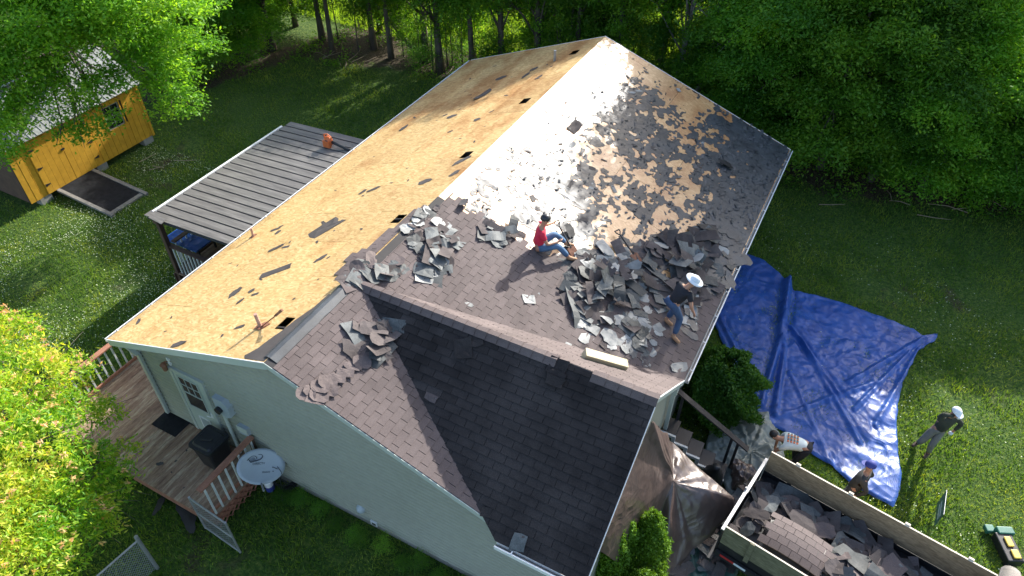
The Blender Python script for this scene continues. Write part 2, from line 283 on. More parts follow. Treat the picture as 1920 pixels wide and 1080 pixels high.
# ------------------------------------------------------------------ ground
def groundmat():
    m = bpy.data.materials.new('lawn_ground'); m.use_nodes = True; nt = m.node_tree; N = nt.nodes; L = nt.links; bs = N['Principled BSDF']
    bs.inputs['Roughness'].default_value = .95; bs.inputs['Specular IOR Level'].default_value = .2
    ge = N.new('ShaderNodeNewGeometry')
    def nz(sc, det=5): 
        n = N.new('ShaderNodeTexNoise'); n.inputs['Scale'].default_value = sc; n.inputs['Detail'].default_value = det; L.new(ge.outputs['Position'], n.inputs['Vector']); return n.outputs['Fac']
    def ramp(f, st):
        c = N.new('ShaderNodeValToRGB'); el = c.color_ramp.elements
        while len(el) < len(st): el.new(.5)
        for e, (p, q) in zip(el, st): e.position = p; e.color = (*q, 1)
        L.new(f, c.inputs['Fac']); return c.outputs['Color']
    g = ramp(nz(14, 8), [(.3, (.022, .05, .010)), (.5, (.05, .10, .018)), (.7, (.13, .17, .035))])
    d = ramp(nz(18, 8), [(.3, (.03, .023, .014)), (.5, (.06, .047, .03)), (.7, (.12, .095, .063))])
    # worn, bare earth: under the tree belt, by the house wall, along the path to the shed
    at = N.new('ShaderNodeAttribute'); at.attribute_name = 'bare'
    nn = nz(1.6, 6); a = N.new('ShaderNodeMath'); a.operation = 'ADD'; L.new(at.outputs['Fac'], a.inputs[0]); L.new(nn, a.inputs[1])
    r = N.new('ShaderNodeMapRange'); r.inputs['From Min'].default_value = .78; r.inputs['From Max'].default_value = 1.02; L.new(a.outputs[0], r.inputs['Value'])
    mx = N.new('ShaderNodeMix'); mx.data_type = 'RGBA'; L.new(r.outputs[0], mx.inputs['Factor']); L.new(g, mx.inputs[6]); L.new(d, mx.inputs[7])
    L.new(mx.outputs[2], bs.inputs['Base Color'])
    bp = N.new('ShaderNodeBump'); bp.inputs['Strength'].default_value = .8; bp.inputs['Distance'].default_value = .05; L.new(nz(25, 8), bp.inputs['Height']); L.new(bp.outputs[0], bs.inputs['Normal'])
    return m
def belt_y(x):      # front edge of the tree belt
    return np.interp(x, [-30, -19, -16.5, -15, -9, 0, 4, 8, 13, 30], [4, 8.5, 12.5, 17, 18.2, 19.5, 17.5, 17.2, 18.8, 21])
def bare(x, y):
    b = .62*np.clip((y-belt_y(x)+.6)/1.5, 0, 1)*np.clip(1-(y-belt_y(x)-3.5)/3, 0, 1)
    b = np.maximum(b, .38*np.exp(-((x+13.6)**2/.8+(y-8.6)**2/5)))
    b = np.maximum(b, .35*np.exp(-((x+1.0)**2/3+(y+1.9)**2/1.2)))
    b = np.maximum(b, .28*np.exp(-((x-10)**2/1.5+(y-13)**2/3)))
    b = np.maximum(b, .6*np.exp(-((x-7.2)**2/2+(y-3)**2/6)))
    for (a, c, r_) in ((11.5, 13.8, 1), (9.5, 11.2, .5), (12.8, 10.5, .9), (-9.5, 3.2, .5), (-11.8, 1.8, .8), (-12.5, 7.4, .7), (13.0, 6.2, .5), (-10.3, 10.8, .9), (11.9, 9.4, .5)): b = np.maximum(b, .34*np.exp(-((x-a)**2+(y-c)**2)/r_))
    return b
gx = np.concatenate([np.linspace(-120, -31, 12), np.linspace(-30, 30, 121), np.linspace(31, 120, 12)])
gy = np.concatenate([np.linspace(-60, -16, 8), np.linspace(-15, 35, 101), np.linspace(36, 160, 14)])
X, Y = np.meshgrid(gx, gy); Z = np.zeros_like(X)
for i in range(X.shape[0]):
    for j in range(X.shape[1]):
        Z[i, j] = .05*noise.noise((X[i, j]*.35, Y[i, j]*.35, 0))-.03
vv = np.stack([X, Y, Z], -1).reshape(-1, 3); nx = len(gx); ny = len(gy)
I = (np.arange(ny-1)[:, None]*nx+np.arange(nx-1)[None]).reshape(-1)
ff = np.stack([I, I+1, I+nx+1, I+nx], -1)
me = npmesh('ground', vv, ff, groundmat(), True)
at = me.attributes.new('bare', 'FLOAT', 'POINT'); at.data.foreach_set('value', bare(vv[:, 0], vv[:, 1]).astype(np.float32))
gr = link('ground', me); gr['kind'] = 'structure'
def gz(x, y): return .05*noise.noise((x*.35, y*.35, 0))-.03

# ------------------------------------------------------------------ the house: frames of the four roof planes
H, HE, HER, WL, WR, LEN = 4.823, 3.013, 2.62, 4.8, 6.086, 14.93
YC, HC, PC, PF, XG, XI, ZI, YI, YF = 2.44, 4.765, .593, .868, 6.07, 4.52, 3.19, -.22, 4.909
class Slope:
    def __init__(s, O, U, D):
        s.O = V(O); s.U = V(U).normalized(); s.D = V(D).normalized(); s.N = s.U.cross(s.D).normalized()
        if s.N.z < 0: s.N = -s.N
    def pt(s, u, v, h=0): return s.O+s.U*u+s.D*v+s.N*h
    def uv(s, P): P = V(P)-s.O; return P.dot(s.U), P.dot(s.D)
    def px(s, x, y): return onp(x, y, s.N, s.O)
    def xy(s, x, y): # plan position -> point on the plane
        return V((x, y, s.O.z-(s.N.x*(x-s.O.x)+s.N.y*(y-s.O.y))/s.N.z))
LS = Slope((0, 0, H), (0, 1, 0), (-WL, 0, HE-H)); LLEN = math.hypot(WL, H-HE)
RS = Slope((0, 0, H), (0, 1, 0), (WR, 0, HER-H)); RLEN = math.hypot(WR, H-HER)
DS = Slope((.16, YC, HC), (1, 0, 0), (0, -1, -PC)); FS = Slope((.16, YC, HC), (1, 0, 0), (0, 1, -PF))
house = thing('house', 'sage green house with its roof half stripped to bare sheathing boards', 'house', (0, 7, 0))

def panels(sl, length, L, holes, m, v0=0, tag2='roof_sheathing'):
    row = 0; v = v0; hb = []
    for h_ in holes: hb.append((h_[0]-.17, h_[0]+.17, h_[1]-.13, h_[1]+.13) if len(h_) == 2 else h_)
    while v < length-.02:
        v2 = min(v+1.219, length); u = -(1.22 if row % 2 else 0)
        while u < L-.02:
            a, b = max(u, 0), min(u+2.438, L)
            rects = [(a+.003, b-.003, v+.003, v2-.003)]
            for (ha, hb_, hc, hd) in hb:
                new = []
                for (p, q, r_, s_) in rects:
                    if ha >= q or hb_ <= p or hc >= s_ or hd <= r_: new.append((p, q, r_, s_)); continue
                    if ha > p: new.append((p, ha, r_, s_))
                    if hb_ < q: new.append((hb_, q, r_, s_))
                    p2, q2 = max(p, ha), min(q, hb_)
                    if hc > r_: new.append((p2, q2, r_, hc))
                    if hd < s_: new.append((p2, q2, hd, s_))
                rects = new
            mb = MB(); h = R.uniform(-.0015, .0015)
            for (p, q, r_, s_) in rects:
                mb.box8([sl.pt(p, r_, h-.012), sl.pt(q, r_, h-.012), sl.pt(q, s_, h-.012), sl.pt(p, s_, h-.012),
                         sl.pt(p, r_, h), sl.pt(q, r_, h), sl.pt(q, s_, h), sl.pt(p, s_, h)])
            mb.build('sheathing_panel', m, house)
            u += 2.438
        v = v2; row += 1
holesL = [LS.uv(LS.px(*q)) for q in ((984, 189), (747, 410), (534, 606), (1077, 98))]+[(LS.uv(LS.px(874, 290)))]
panels(LS, LLEN, LEN, holesL, M['osb'], 0)
# rows on the right start a half board below the ridge, as the seam near the ridge shows
panels(RS, .36, LEN, [], M['osb2']); panels(RS, RLEN, LEN, [(-1, YF+.02, 5.75, 7)], M['osb2'], .36)
# rafters seen through the vent holes
mb = MB()
for k in range(25):
    y = .3+k*.61
    for sl, ln in ((LS, LLEN), (RS, RLEN)):
        mb.beam(sl.pt(y, .05, -.085), sl.pt(y, ln-.35, -.085), .04, .14, sl.N)
mb.build('rafter', M['darkwood'], house)

# shingles, laid tab by tab
def clip(poly, conv):
    out = poly
    n = len(conv); ar = sum(conv[i][0]*conv[(i+1) % n][1]-conv[(i+1) % n][0]*conv[i][1] for i in range(n)); sg = 1 if ar > 0 else -1
    for i in range(n):
        a, b = conv[i], conv[(i+1) % n]; res = []
        def side(p): return sg*((b[0]-a[0])*(p[1]-a[1])-(b[1]-a[1])*(p[0]-a[0]))
        for j in range(len(out)):
            p, q = out[j], out[(j+1) % len(out)]; sp, sq = side(p), side(q)
            if sp >= 0: res.append(p)
            if (sp >= 0) != (sq >= 0):
                t = sp/(sp-sq); res.append((p[0]+t*(q[0]-p[0]), p[1]+t*(q[1]-p[1])))
        out = res
        if len(out) < 3: return []
    return out
TABS = []      # (centre, MB polygon data, material)
def tabs(sl, conv, m, test=None, lift=.004, off=0):
    us = [c[0] for c in conv]; vs = [c[1] for c in conv]
    vmax = max(vs); v = vmax; row = 0
    while v > min(vs)-.02:
        u = min(us)-.33+(.152 if row % 2 else 0)+R.uniform(-.01, .01)
        while u < max(us):
            poly = clip([(u+.005, v-.150), (u+.300, v-.150), (u+.300, v), (u+.005, v)], conv)
            if len(poly) >= 3:
                cx = sum(p[0] for p in poly)/len(poly); cy = sum(p[1] for p in poly)/len(poly)
                ar = abs(sum(poly[i][0]*poly[(i+1) % len(poly)][1]-poly[(i+1) % len(poly)][0]*poly[i][1] for i in range(len(poly))))/2
                if ar > .0025 and (test is None or test(sl.pt(cx, cy))):
                    j = R.uniform(0, .004); vv0 = v
                    tp = [sl.pt(a, b, lift+.0035+j+.011*(1-(vv0-b)/.15)) for a, b in poly]; bt = [sl.pt(a, b, lift) for a, b in poly]
                    TABS.append((sl.pt(cx, cy), bt, tp, m))
            u += .305
        v -= .142; row += 1
def uvs(sl, pts): return [sl.uv(p) for p in pts]
P3 = lambda x, y: RS.xy(x, y)
# torn upper edge of the shingles that are still on the right slope
bx = [0, .2, 2.2, 3.1, 4.1, 5.0, 5.94, 6.2]; by = [5.55, 5.63, 5.72, 6.15, 6.73, 7.3, 7.94, 8.0]
def lit_edge(p): return p.y < np.interp(p.x, bx, by)+.22*noise.noise((p.x*2.1, p.y*2.1, 3))
tabs(RS, uvs(RS, [P3(.17, .01), P3(XI, .01), P3(.22, YC), P3(.17, YC)]), M['shingle'])
tabs(RS, uvs(RS, [P3(.17, YC), P3(.22, YC), P3(6.06, YF), P3(6.06, 8.3), P3(.17, 6.0)]), M['shingle'], lit_edge)
tabs(DS, uvs(DS, [DS.xy(.22, YC-.02), DS.xy(XG, YC-.02), DS.xy(XG, YI), DS.xy(XI, YI)]), M['shingle_shaded'])
tabs(FS, uvs(FS, [FS.xy(.22, YC+.02), FS.xy(XG, YC+.02), FS.xy(XG, YF)]), M['shingle'])
# the narrow strip left on the far side of the main ridge
def strip_edge(p):
    w_ = np.interp(p.y, [0, .5, 1.2, 2.0, 2.6, 3.1, 3.7, 4.4, 5.0, 5.7], [.5, .32, .25, .22, .5, .62, .35, .3, .12, .02])
    return -p.x < w_+.05*noise.noise((p.y*3, 0, 0))
tabs(LS, [(2.35, .04), (5.55, .04), (5.55, .7), (2.35, .7)], M['shingle'], strip_edge)
TABS.sort(key=lambda t: -((t[0]-CAM).length < 0)-(1 if t[3] is M['shingle_shaded'] else 0)*0+(t[0]-CAM).length)
rest = {}
for i, (c, bt, tp, m) in enumerate(TABS):
    if i < 298:
        mb = MB(); 
    else: mb = rest.setdefault(m.name, (MB(), m))[0]
    n = len(bt)
    mb.add(bt+tp, [tuple(range(n, 2*n))]+[tuple(range(n))[::-1]]+[(k, (k+1) % n, n+(k+1) % n, n+k) for k in range(n)])
    if i < 298: mb.build('shingle', m, house)
for mb, m in rest.values(): mb.build('shingle_courses', m, house, kind='stuff')
# dark felt beneath the shingled areas
def sheet(name, sl, conv, h, m, par=house, th=.0015):
    mb = MB(); mb.prism([sl.pt(a, b, h) for a, b in conv], sl.N*th); return mb.build(name, m, par)
sheet('underlayment', RS, uvs(RS, [P3(0, .0), P3(XI, .0), P3(.2, YC), P3(0, YC)]), .0022, M['under'])
mb = MB()
q = [P3(0, YC), P3(.2, YC), P3(6.07, YF), P3(6.07, 7.6), P3(5, 7.0), P3(4.1, 6.5), P3(3.1, 6.0), P3(2.2, 5.55), P3(0, 5.45)]
mb.prism([p+RS.N*.0022 for p in q], RS.N*.0015); mb.build('underlayment', M['under'], house)
sheet('underlayment', DS, uvs(DS, [DS.xy(.16, YC), DS.xy(XG, YC), DS.xy(XG, YI), DS.xy(XI, YI)]), .0022, M['under'])
sheet('underlayment', FS, uvs(FS, [FS.xy(.16, YC), FS.xy(XG, YC), FS.xy(XG, YF)]), .0022, M['under'])
for sl, pts in ((DS, [DS.xy(.16, YC), DS.xy(XG, YC), DS.xy(XG, YI), DS.xy(XI, YI)]), (FS, [FS.xy(.16, YC), FS.xy(XG, YC), FS.xy(XG, YF)])):
    mb = MB(); mb.prism([p-sl.N*.016 for p in pts], sl.N*.015); mb.build('sheathing_panel', M['osb2'], house)
# stripped ridge strip with grey felt, near end of main ridge, and the torn felt edge beside it
def wavy(mb, sl_pts, th, mi=0): mb.prism(sl_pts, (0, 0, th), mi)
n_ = 26; mbs = MB(); a_ = []; b_ = []
for k in range(n_+1):
    y = .12+(2.45-.12)*k/n_
    wl = .12+.05*noise.noise((y*3, 1, 1)); wr = .17
    a_.append([LS.pt(y, wl, .012+.006*noise.noise((y*6, 5, 0))), LS.pt(y, .03, .03+.004*noise.noise((y*9, 2, 0))), RS.pt(y, .03, .028), RS.pt(y, wr+.012*noise.noise((y*4, 7, 0)), .016)])
for k in range(n_):
    for j in range(3):
        p = [a_[k][j], a_[k+1][j], a_[k+1][j+1], a_[k][j+1]]
        b0 = len(mbs.v); mbs.v += p+[q-V((0, 0, .008)) for q in p]; mbs.f += [(b0, b0+1, b0+2, b0+3), (b0+7, b0+6, b0+5, b0+4), (b0, b0+3, b0+7, b0+4), (b0+1, b0+5, b0+6, b0+2)]; mbs.m += [0, 0, 0, 0]
mbs.build('ridge_felt_strip', M['felt'], house, label='grey crinkled felt strip bared along the near end of the main ridge')
mb = MB(); pl = []
for (y, w_) in ((.03, .55), (.1, .62), (.3, .48), (.55, .46), (.8, .36), (1.1, .31), (1.5, .2), (1.9, .17)): pl.append(LS.pt(y, w_+R.uniform(-.02, .02), .002))
for y in (1.9, .03): pl.append(LS.pt(y, .02, .002))
mb.prism(pl, LS.N*.003); mb.build('torn_underlayment', M['feltmid'], house)

# ridge caps (bent over the ridge), each its own piece
def cap(p0, p1, s1, s2, wid, mname, par=house, h=.02, name='ridge_cap'):
    mb = MB(); a = V(p0); b = V(p1); prof = []
    for t in (-1, -.55, -.2, .2, .55, 1):
        d = s1 if t < 0 else s2; k = abs(t); prof.append((d, k*wid, h*(1-.35*k*k)+.012*(k < .3)))
    vs = []
    for base, lift in ((a, .0), (b, .010)):
        for d, w_, hh in prof: vs.append(base+d.D*w_+d.N*(hh+lift*1.7))
    n = len(prof); mb.add(vs, [(i, i+1, n+i+1, n+i) for i in range(n-1)])
    mb.add([v_-V((0, 0, .008)) for v_ in vs], [(i, n+i, n+i+1, i+1) for i in range(n-1)])
    e = [vs[n+i] for i in range(n)]; mb.add(e+[v_-V((0, 0, .010)) for v_ in e], [(i, i+1, n+i+1, n+i) for i in range(n-1)])
    return mb.build(name, M[mname], par, smooth=False)
x = XG+.02; k = 0
while x > .45:
    x2 = x-.225
    if k not in (5, 6, 7): cap((x2-.03, YC, HC+.004), (x, YC, HC+.006), FS, DS, .165, 'shingle', h=.028)
    x = x2; k += 1

# torn felt left on the right slope: marching squares over the slope, one part per patch
ctl = [(1133, 90, 0), (1080, 140, 0), (1090, 100, 0), (1150, 130, .25), (1180, 165, .75), (1210, 190, .8), (1230, 215, .6), (1180, 205, .75), (1270, 170, 0), (1250, 155, 0), (1310, 190, .15),
 (1330, 230, .75), (1290, 232, .45), (1370, 240, .9), (1440, 280, 1.1), (1400, 262, .9), (1240, 262, .8), (1200, 245, .85), (1290, 270, .25), (1290, 205, .1), (1300, 300, .45), (1180, 290, .85), (1250, 310, .75), (1225, 335, .3),
 (1160, 300, .15), (1340, 310, .85), (1400, 330, .95), (1370, 380, 1), (1300, 375, .55), (1250, 400, .25), (1320, 400, .5), (1350, 440, 1.1), (1390, 430, 1.1), (1180, 350, .6), (1205, 395, .85), (1230, 430, .35), (1290, 345, .25), (1262, 350, .2),
 (1170, 400, .4), (1150, 440, .2), (1100, 400, .6), (1100, 345, .7), (1060, 330, .6), (1020, 330, .5), (960, 320, .45), (1000, 260, .1), (1050, 240, .15), (920, 340, .35), (1090, 285, .45), (1040, 400, .45), (950, 380, .3), (1200, 480, .2), (1080, 430, .6),
 (1300, 480, 1.1), (1250, 470, .95), (900, 370, .4), (1450, 330, 1.1), (1420, 300, 1.1), (1380, 500, 1.2), (870, 330, .1), (960, 230, 0), (1020, 180, 0), (1200, 110, 0), (1270, 140, 0), (1340, 205, .3), (1460, 275, 1.1)]
cp = np.array([RS.uv(RS.px(a, b))+(c,) for a, b, c in ctl])
ST = .042; us = np.arange(4.9, LEN-.02, ST); vs = np.arange(.3, RLEN-.01, ST)
UU, VV = np.meshgrid(us, vs, indexing='ij')
D2 = (UU[..., None]-cp[:, 0])**2+(VV[..., None]-cp[:, 1])**2; W_ = 1/(D2+.02)**1.6; bias = (W_*cp[:, 2]).sum(-1)/W_.sum(-1)
F_ = np.zeros_like(bias)
for i in range(len(us)):
    for j in range(len(vs)):
        u_, v_ = us[i], vs[j]
        F_[i, j] = bias[i, j]-.50+.06*max(0, min(1, (v_-3.6)/1.5))+.46*noise.noise((u_*1.3, v_*1.9, 1))+.58*noise.noise((u_*3.4, v_*4.6, 4))+.46*noise.noise((u_*8.5, v_*10, 9))+.22*noise.noise((u_*19, v_*21, 2))
        p = RS.pt(u_, v_)
        if p.y < np.interp(p.x, bx, by)-.1: F_[i, j] = -1
def marching(F, us, vs):
    polys = []
    for i in range(len(us)-1):
        for j in range(len(vs)-1):
            c = [(i, j), (i+1, j), (i+1, j+1), (i, j+1)]; val = [F[a] for a in c]
            if max(val) <= 0: continue
            pl = []
            for k in range(4):
                k2 = (k+1) % 4; a, b = c[k], c[k2]; fa, fb = val[k], val[k2]
                if fa > 0: pl.append((('n',)+a, us[a[0]], vs[a[1]]))
                if (fa > 0) != (fb > 0):
                    t = fa/(fa-fb); key = ('e',)+tuple(sorted((a, b)))
                    pl.append((key, us[a[0]]+t*(us[b[0]]-us[a[0]]), vs[a[1]]+t*(vs[b[1]]-vs[a[1]])))
            if len(pl) >= 3: polys.append(((i, j), pl))
    return polys
polys = marching(F_, us, vs)
cell = {p[0]: k for k, p in enumerate(polys)}; comp = {}; comps = []
for key in cell:
    if key in comp: continue
    st = [key]; comp[key] = len(comps); cur = []
    while st:
        c = st.pop(); cur.append(cell[c])
        for d in ((1, 0), (-1, 0), (0, 1), (0, -1)):
            q = (c[0]+d[0], c[1]+d[1])
            if q in cell and q not in comp:
                sh = {a[0] for a in polys[cell[c]][1]} & {a[0] for a in polys[cell[q]][1]}
                if sh: comp[q] = len(comps); st.append(q)
    comps.append(cur)
comps.sort(key=lambda c: -len(c))
small = MB()
for n_i, c in enumerate(comps):
    mb = MB() if len(c) >= 8 else small; ids = {}; cnt = {}
    def vid(k, u_, v_):
        if k not in ids:
            ids[k] = len(mb.v); h = .006+.009*abs(noise.noise((u_*5, v_*5, 2)))+.018*max(0, noise.noise((u_*9, v_*7, 8))-.25); mb.v.append(RS.pt(u_+.02*noise.noise((u_*20, v_*20, 0)), v_+.02*noise.noise((u_*20, v_*20, 5)), h))
        return ids[k]
    for ci in c:
        f = [vid(*a) for a in polys[ci][1]]; mb.f.append(tuple(f)); mb.m.append(0)
        for k in range(len(f)):
            e = (f[k], f[(k+1) % len(f)]); cnt[e] = 1
    for (a, b) in list(cnt):
        if (b, a) not in cnt:
            k = len(mb.v); mb.v += [mb.v[a]-RS.N*.02, mb.v[b]-RS.N*.02]; mb.f.append((b, a, k, k+1)); mb.m.append(0)
    if mb is not small: mb.build('torn_underlayment', M['felt'], house)
small.build('felt_shreds', M['felt'], house, kind='stuff')
# lifted flaps and tears on that felt
flap = MB(); tries = 0; made = 0
while made < 1150 and tries < 30000:
    tries += 1; i = R.randrange(len(us)); j = R.randrange(len(vs)); 
    if F_[i, j] < .03 and R.random() > .06: continue
    if F_[i, j] < -.9 or (vs[j] < 3.4 and R.random() < .6): continue
    u_, v_ = us[i]+R.random()*ST, vs[j]+R.random()*ST; 
    if not (.05 < v_ < RLEN-.06): continue
    s = R.uniform(.025, .10)*(1.2 if v_ > 4 else .8); an = R.uniform(-.5, .5)+(math.pi if R.random() < .3 else 0); du = V((math.cos(an), math.sin(an)))
    pv = V((-du.y, du.x)); lift = R.uniform(.006, .032)
    def q_(a, b, h): return RS.pt(u_+du.x*a+pv.x*b, v_+du.y*a+pv.y*b, h)
    a0, a1, a2, a3 = q_(-s, 0, .014), q_(s*R.uniform(.6, 1.3), R.uniform(-.2, .2)*s, .014), q_(s*R.uniform(.2, .9), s*R.uniform(.4, 1.), .014+lift), q_(-s*R.uniform(.1, .9), s*R.uniform(.4, 1.), .014+lift*R.uniform(.3, 1))
    flap.add([a0, a1, a2, a3, a0-RS.N*.004, a1-RS.N*.004, a2-RS.N*.004, a3-RS.N*.004], [(0, 1, 2, 3), (7, 6, 5, 4), (1, 5, 6, 2), (2, 6, 7, 3), (3, 7, 4, 0)]); made += 1
flap.build('felt_flaps', M['felt'], house, kind='stuff')

# ------------------------------------------------------------------ house walls, trim, gutters
wy = .347
def top_z(x):
    if x < 0: return H+.377*x-.11
    if x < XI: return H-.361*x-.11
    return ZI-.05
mb = MB()
pf = [(-4.5, wy+.02, 0), (5.85, wy+.02, 0), (5.85, wy+.02, ZI-.07), (XI, wy+.02, ZI-.07), (0, wy+.02, H-.13), (-4.5, wy+.02, top_z(-4.5)-.02)]
mb.prism(pf, (0, .12, 0)); mb.box(-4.5, -4.38, wy+.16, 14.6, 0, 2.95); mb.prism([(-4.5, 14.6, 0), (5.85, 14.6, 0), (5.85, 14.6, 2.62), (0, 14.6, H-.13), (-4.5, 14.6, 3.0)], (0, .1, 0))
mb.prism([(5.73, wy+.16, 0), (5.73, 14.58, 0), (5.73, 14.58, 2.62), (5.73, 4.65, 2.62), (5.73, YC, 4.6), (5.73, wy+.16, 3.3)], (.12, 0, 0))
mb.build('wall', M['siding'], house)
mb = MB(); z = .22
while z < 4.7:
    zt = z+.118; xa = max(-4.5, (zt-(H-.11))/.377); xb = 5.85 if zt < ZI-.05 else min(5.85, ((H-.11)-zt)/.361)
    if xb-xa > .05: mb.add([(xa, wy-.022, z+.018), (xb, wy-.022, z+.018), (xb, wy+.012, zt), (xa, wy+.012, zt), (xa, wy+.02, z), (xb, wy+.02, z)], [(0, 1, 2, 3), (0, 4, 5, 1)]); mb.add([(xa, wy-.034, z+.018), (xb, wy-.034, z+.018), (xb, wy-.019, z+.034), (xa, wy-.019, z+.034), (xa, wy-.02, z+.016), (xb, wy-.02, z+.016)], [(0, 1, 2, 3), (0, 4, 5, 1)])
    z += .118
mb.build('siding', M['siding'], house)
mb = MB(); z = .22       # laps on the right-hand end wall
while z < 4.5:
    zt = z+.105
    ya = wy if zt < 3.25 else YC-(4.55-zt)/PC; yb = 14.5 if zt < 2.6 else YC+(4.55-zt)/PF
    if yb-ya > .1: mb.add([(5.868, ya, z), (5.868, yb, z), (5.854, yb, zt), (5.854, ya, zt), (5.85, ya, z), (5.85, yb, z)], [(0, 1, 2, 3), (0, 4, 5, 1)])
    z += .105
mb.build('siding', M['siding'], house)
mb = MB(); mb.box(-4.48, 5.83, wy+.012, wy+.11, -.05, .215); mb.build('foundation', M['conc'], house)
def strip_xz(mb, pts, d1, d2, y0, y1):     # board under a rake: pts along the rake (x, z), hanging d1..d2 below
    for (a, b) in zip(pts[:-1], pts[1:]):
        mb.box8([(a[0], y0, a[1]-d2), (b[0], y0, b[1]-d2), (b[0], y1, b[1]-d2), (a[0], y1, a[1]-d2),
                 (a[0], y0, a[1]-d1), (b[0], y0, b[1]-d1), (b[0], y1, b[1]-d1), (a[0], y1, a[1]-d1)])
mb = MB(); strip_xz(mb, [(-WL, HE), (0, H)], .016, .19, .004, .03); mb.build('rake_board', M['trim'], house)
mb = MB(); strip_xz(mb, [(0, H), (XI, ZI)], .016, .15, .004, .03); mb.build('rake_board', M['trim'], house)
mb = MB(); strip_xz(mb, [(-WL, HE), (0, H)], .165, .18, .032, wy); strip_xz(mb, [(0, H), (XI, ZI)], .13, .145, .032, wy); mb.build('soffit', M['trim'], house)
mb = MB(); strip_xz(mb, [(-WL, HE), (0, H)], -.004, .014, -.012, .003); mb.build('drip_edge', M['white'], house)
mb = MB(); strip_xz(mb, [(0, H), (XI, ZI)], -.002, .014, -.012, .003); mb.build('drip_edge', M['trim'], house)
mb = MB(); strip_xz(mb, [(-WL, HE), (0, H), (WR, HER)], .012, .16, LEN-.03, LEN-.002); mb.build('rake_board', M['trim'], house)
mb = MB(); strip_xz(mb, [(-WL, HE), (0, H), (WR, HER)], -.006, .010, LEN+.001, LEN+.02); mb.build('drip_edge', M['white'], house)
# right gable end rakes of the cross roof
mb = MB()
for pts in ([(YI, ZI), (YC, HC)], [(YC, HC), (YF, HER+.01)]):
    for (a, b) in zip(pts[:-1], pts[1:]):
        mb.box8([(XG-.03, a[0], a[1]-.16), (XG-.005, a[0], a[1]-.16), (XG-.005, b[0], b[1]-.16), (XG-.03, b[0], b[1]-.16),
                 (XG-.03, a[0], a[1]-.018), (XG-.005, a[0], a[1]-.018), (XG-.005, b[0], b[1]-.018), (XG-.03, b[0], b[1]-.018)])
mb.build('rake_board', M['trim'], house)
mb = MB()
for pts in ([(YI, ZI), (YC, HC)], [(YC, HC), (YF, HER+.01)]):
    a, b = pts
    mb.box8([(XG-.002, a[0], a[1]-.03), (XG+.014, a[0], a[1]-.03), (XG+.014, b[0], b[1]-.03), (XG-.002, b[0], b[1]-.03),
             (XG-.002, a[0], a[1]+.006), (XG+.014, a[0], a[1]+.006), (XG+.014, b[0], b[1]+.006), (XG-.002, b[0], b[1]+.006)])
mb.build('drip_edge', M['white'], house)
def gutter(a, b, out, w_=.1, h=.09, name='gutter'):
    a = V(a); b = V(b); out = V(out).normalized(); t = .006; d = (b-a).normalized(); mb = MB()
    def wall(o0, o1, z0, z1): mb.box8([a+out*o0+V((0, 0, z0)), b+out*o0+V((0, 0, z0)), b+out*o1+V((0, 0, z0)), a+out*o1+V((0, 0, z0)), a+out*o0+V((0, 0, z1)), b+out*o0+V((0, 0, z1)), b+out*o1+V((0, 0, z1)), a+out*o1+V((0, 0, z1))])
    wall(0, t, -h, 0); wall(w_-t, w_, -h, 0); wall(w_-t-.012, w_+.004, .0005, .006); wall(t+.001, w_-t-.001, -h, -h+t)
    L_ = (b-a).length; k = .3
    g_ = mb.build(name, M['white'], house)
    while k < L_:
        q = MB(); c = a+d*k; q.beam(c+out*.002+V((0, 0, .012)), c+out*(w_-.004)+V((0, 0, .012)), .02, .006); q.build('gutter_hanger', M['white'], g_); k += .9
    q = MB(); q.box8([p+V((0, 0, -h+.008)) for p in (a+out*.01, b+out*.01, b+out*(w_-.01), a+out*(w_-.01))]+[p+V((0, 0, -h+.03)) for p in (a+out*.01, b+out*.01, b+out*(w_-.01), a+out*(w_-.01))])
    q.build('gutter_debris', M['gutterin'], g_); return g_
gutter((-WL+.01, .0, HE-.02), (-WL+.01, LEN, HE-.02), (-1, 0, 0), .075)
gutter((WR-.005, YF+.05, HER-.02), (WR-.005, LEN, HER-.02), (1, 0, 0), .075)
gutter((XI+.02, YI+.005, ZI-.02), (XG-.02, YI+.005, ZI-.02), (0, -1, 0), .09)
mb = MB(); mb.box(XI, XG-.035, YI+.02, YI+.045, ZI-.17, ZI-.02); mb.box(-WL+.02, -WL+.045, .04, LEN-.04, HE-.17, HE-.03); mb.box(WR-.04, WR-.015, YF, LEN-.04, HER-.17, HER-.025); mb.build('fascia', M['trim'], house)
mb = MB(); mb.box(XI, XG-.035, YI+.05, wy, ZI-.17, ZI-.155); mb.box(-WL+.05, -4.5, .04, LEN-.04, HE-.17, HE-.155); mb.box(5.86, WR-.045, YF, LEN-.04, HER-.17, HER-.155); mb.build('soffit', M['trim'], house)
mb = MB(); mb.box(5.87, XG-.04, YF-.3, YF+.02, HER-.2, HER-.03); mb.box(5.87, XG-.03, YI+.05, .34, ZI-.2, ZI-.165); mb.build('eave_return', M['trim'], house)
# corner boards and downspout
mb = MB(); mb.box(-4.53, -4.44, wy-.04, wy+.0, .2, 2.95); mb.box(-4.53, -4.515, wy+.002, wy+.1, .2, 2.95); mb.build('corner_board', M['trim'], house)
mb = MB(); mb.beam((-4.80, .12, 2.92), (-4.6, .2, 2.72), .07, .09); mb.beam((-4.6, .2, 2.74), (-4.44, .25, 2.5), .07, .09, (0, 1, 0)); mb.beam((-4.44, .27, 2.52), (-4.44, .27, .5), .085, .06, (0, 1, 0)); mb.build('downspout', M['trim'], house)
mb = MB(); mb.beam((5.95, 4.75, 2.5), (5.95, 4.75, .1), .08, .06, (0, 1, 0)); mb.build('downspout', M['trim'], house)
def Wp(x, y, yy=wy): return onp(x, y, (0, 1, 0), (0, yy, 0))
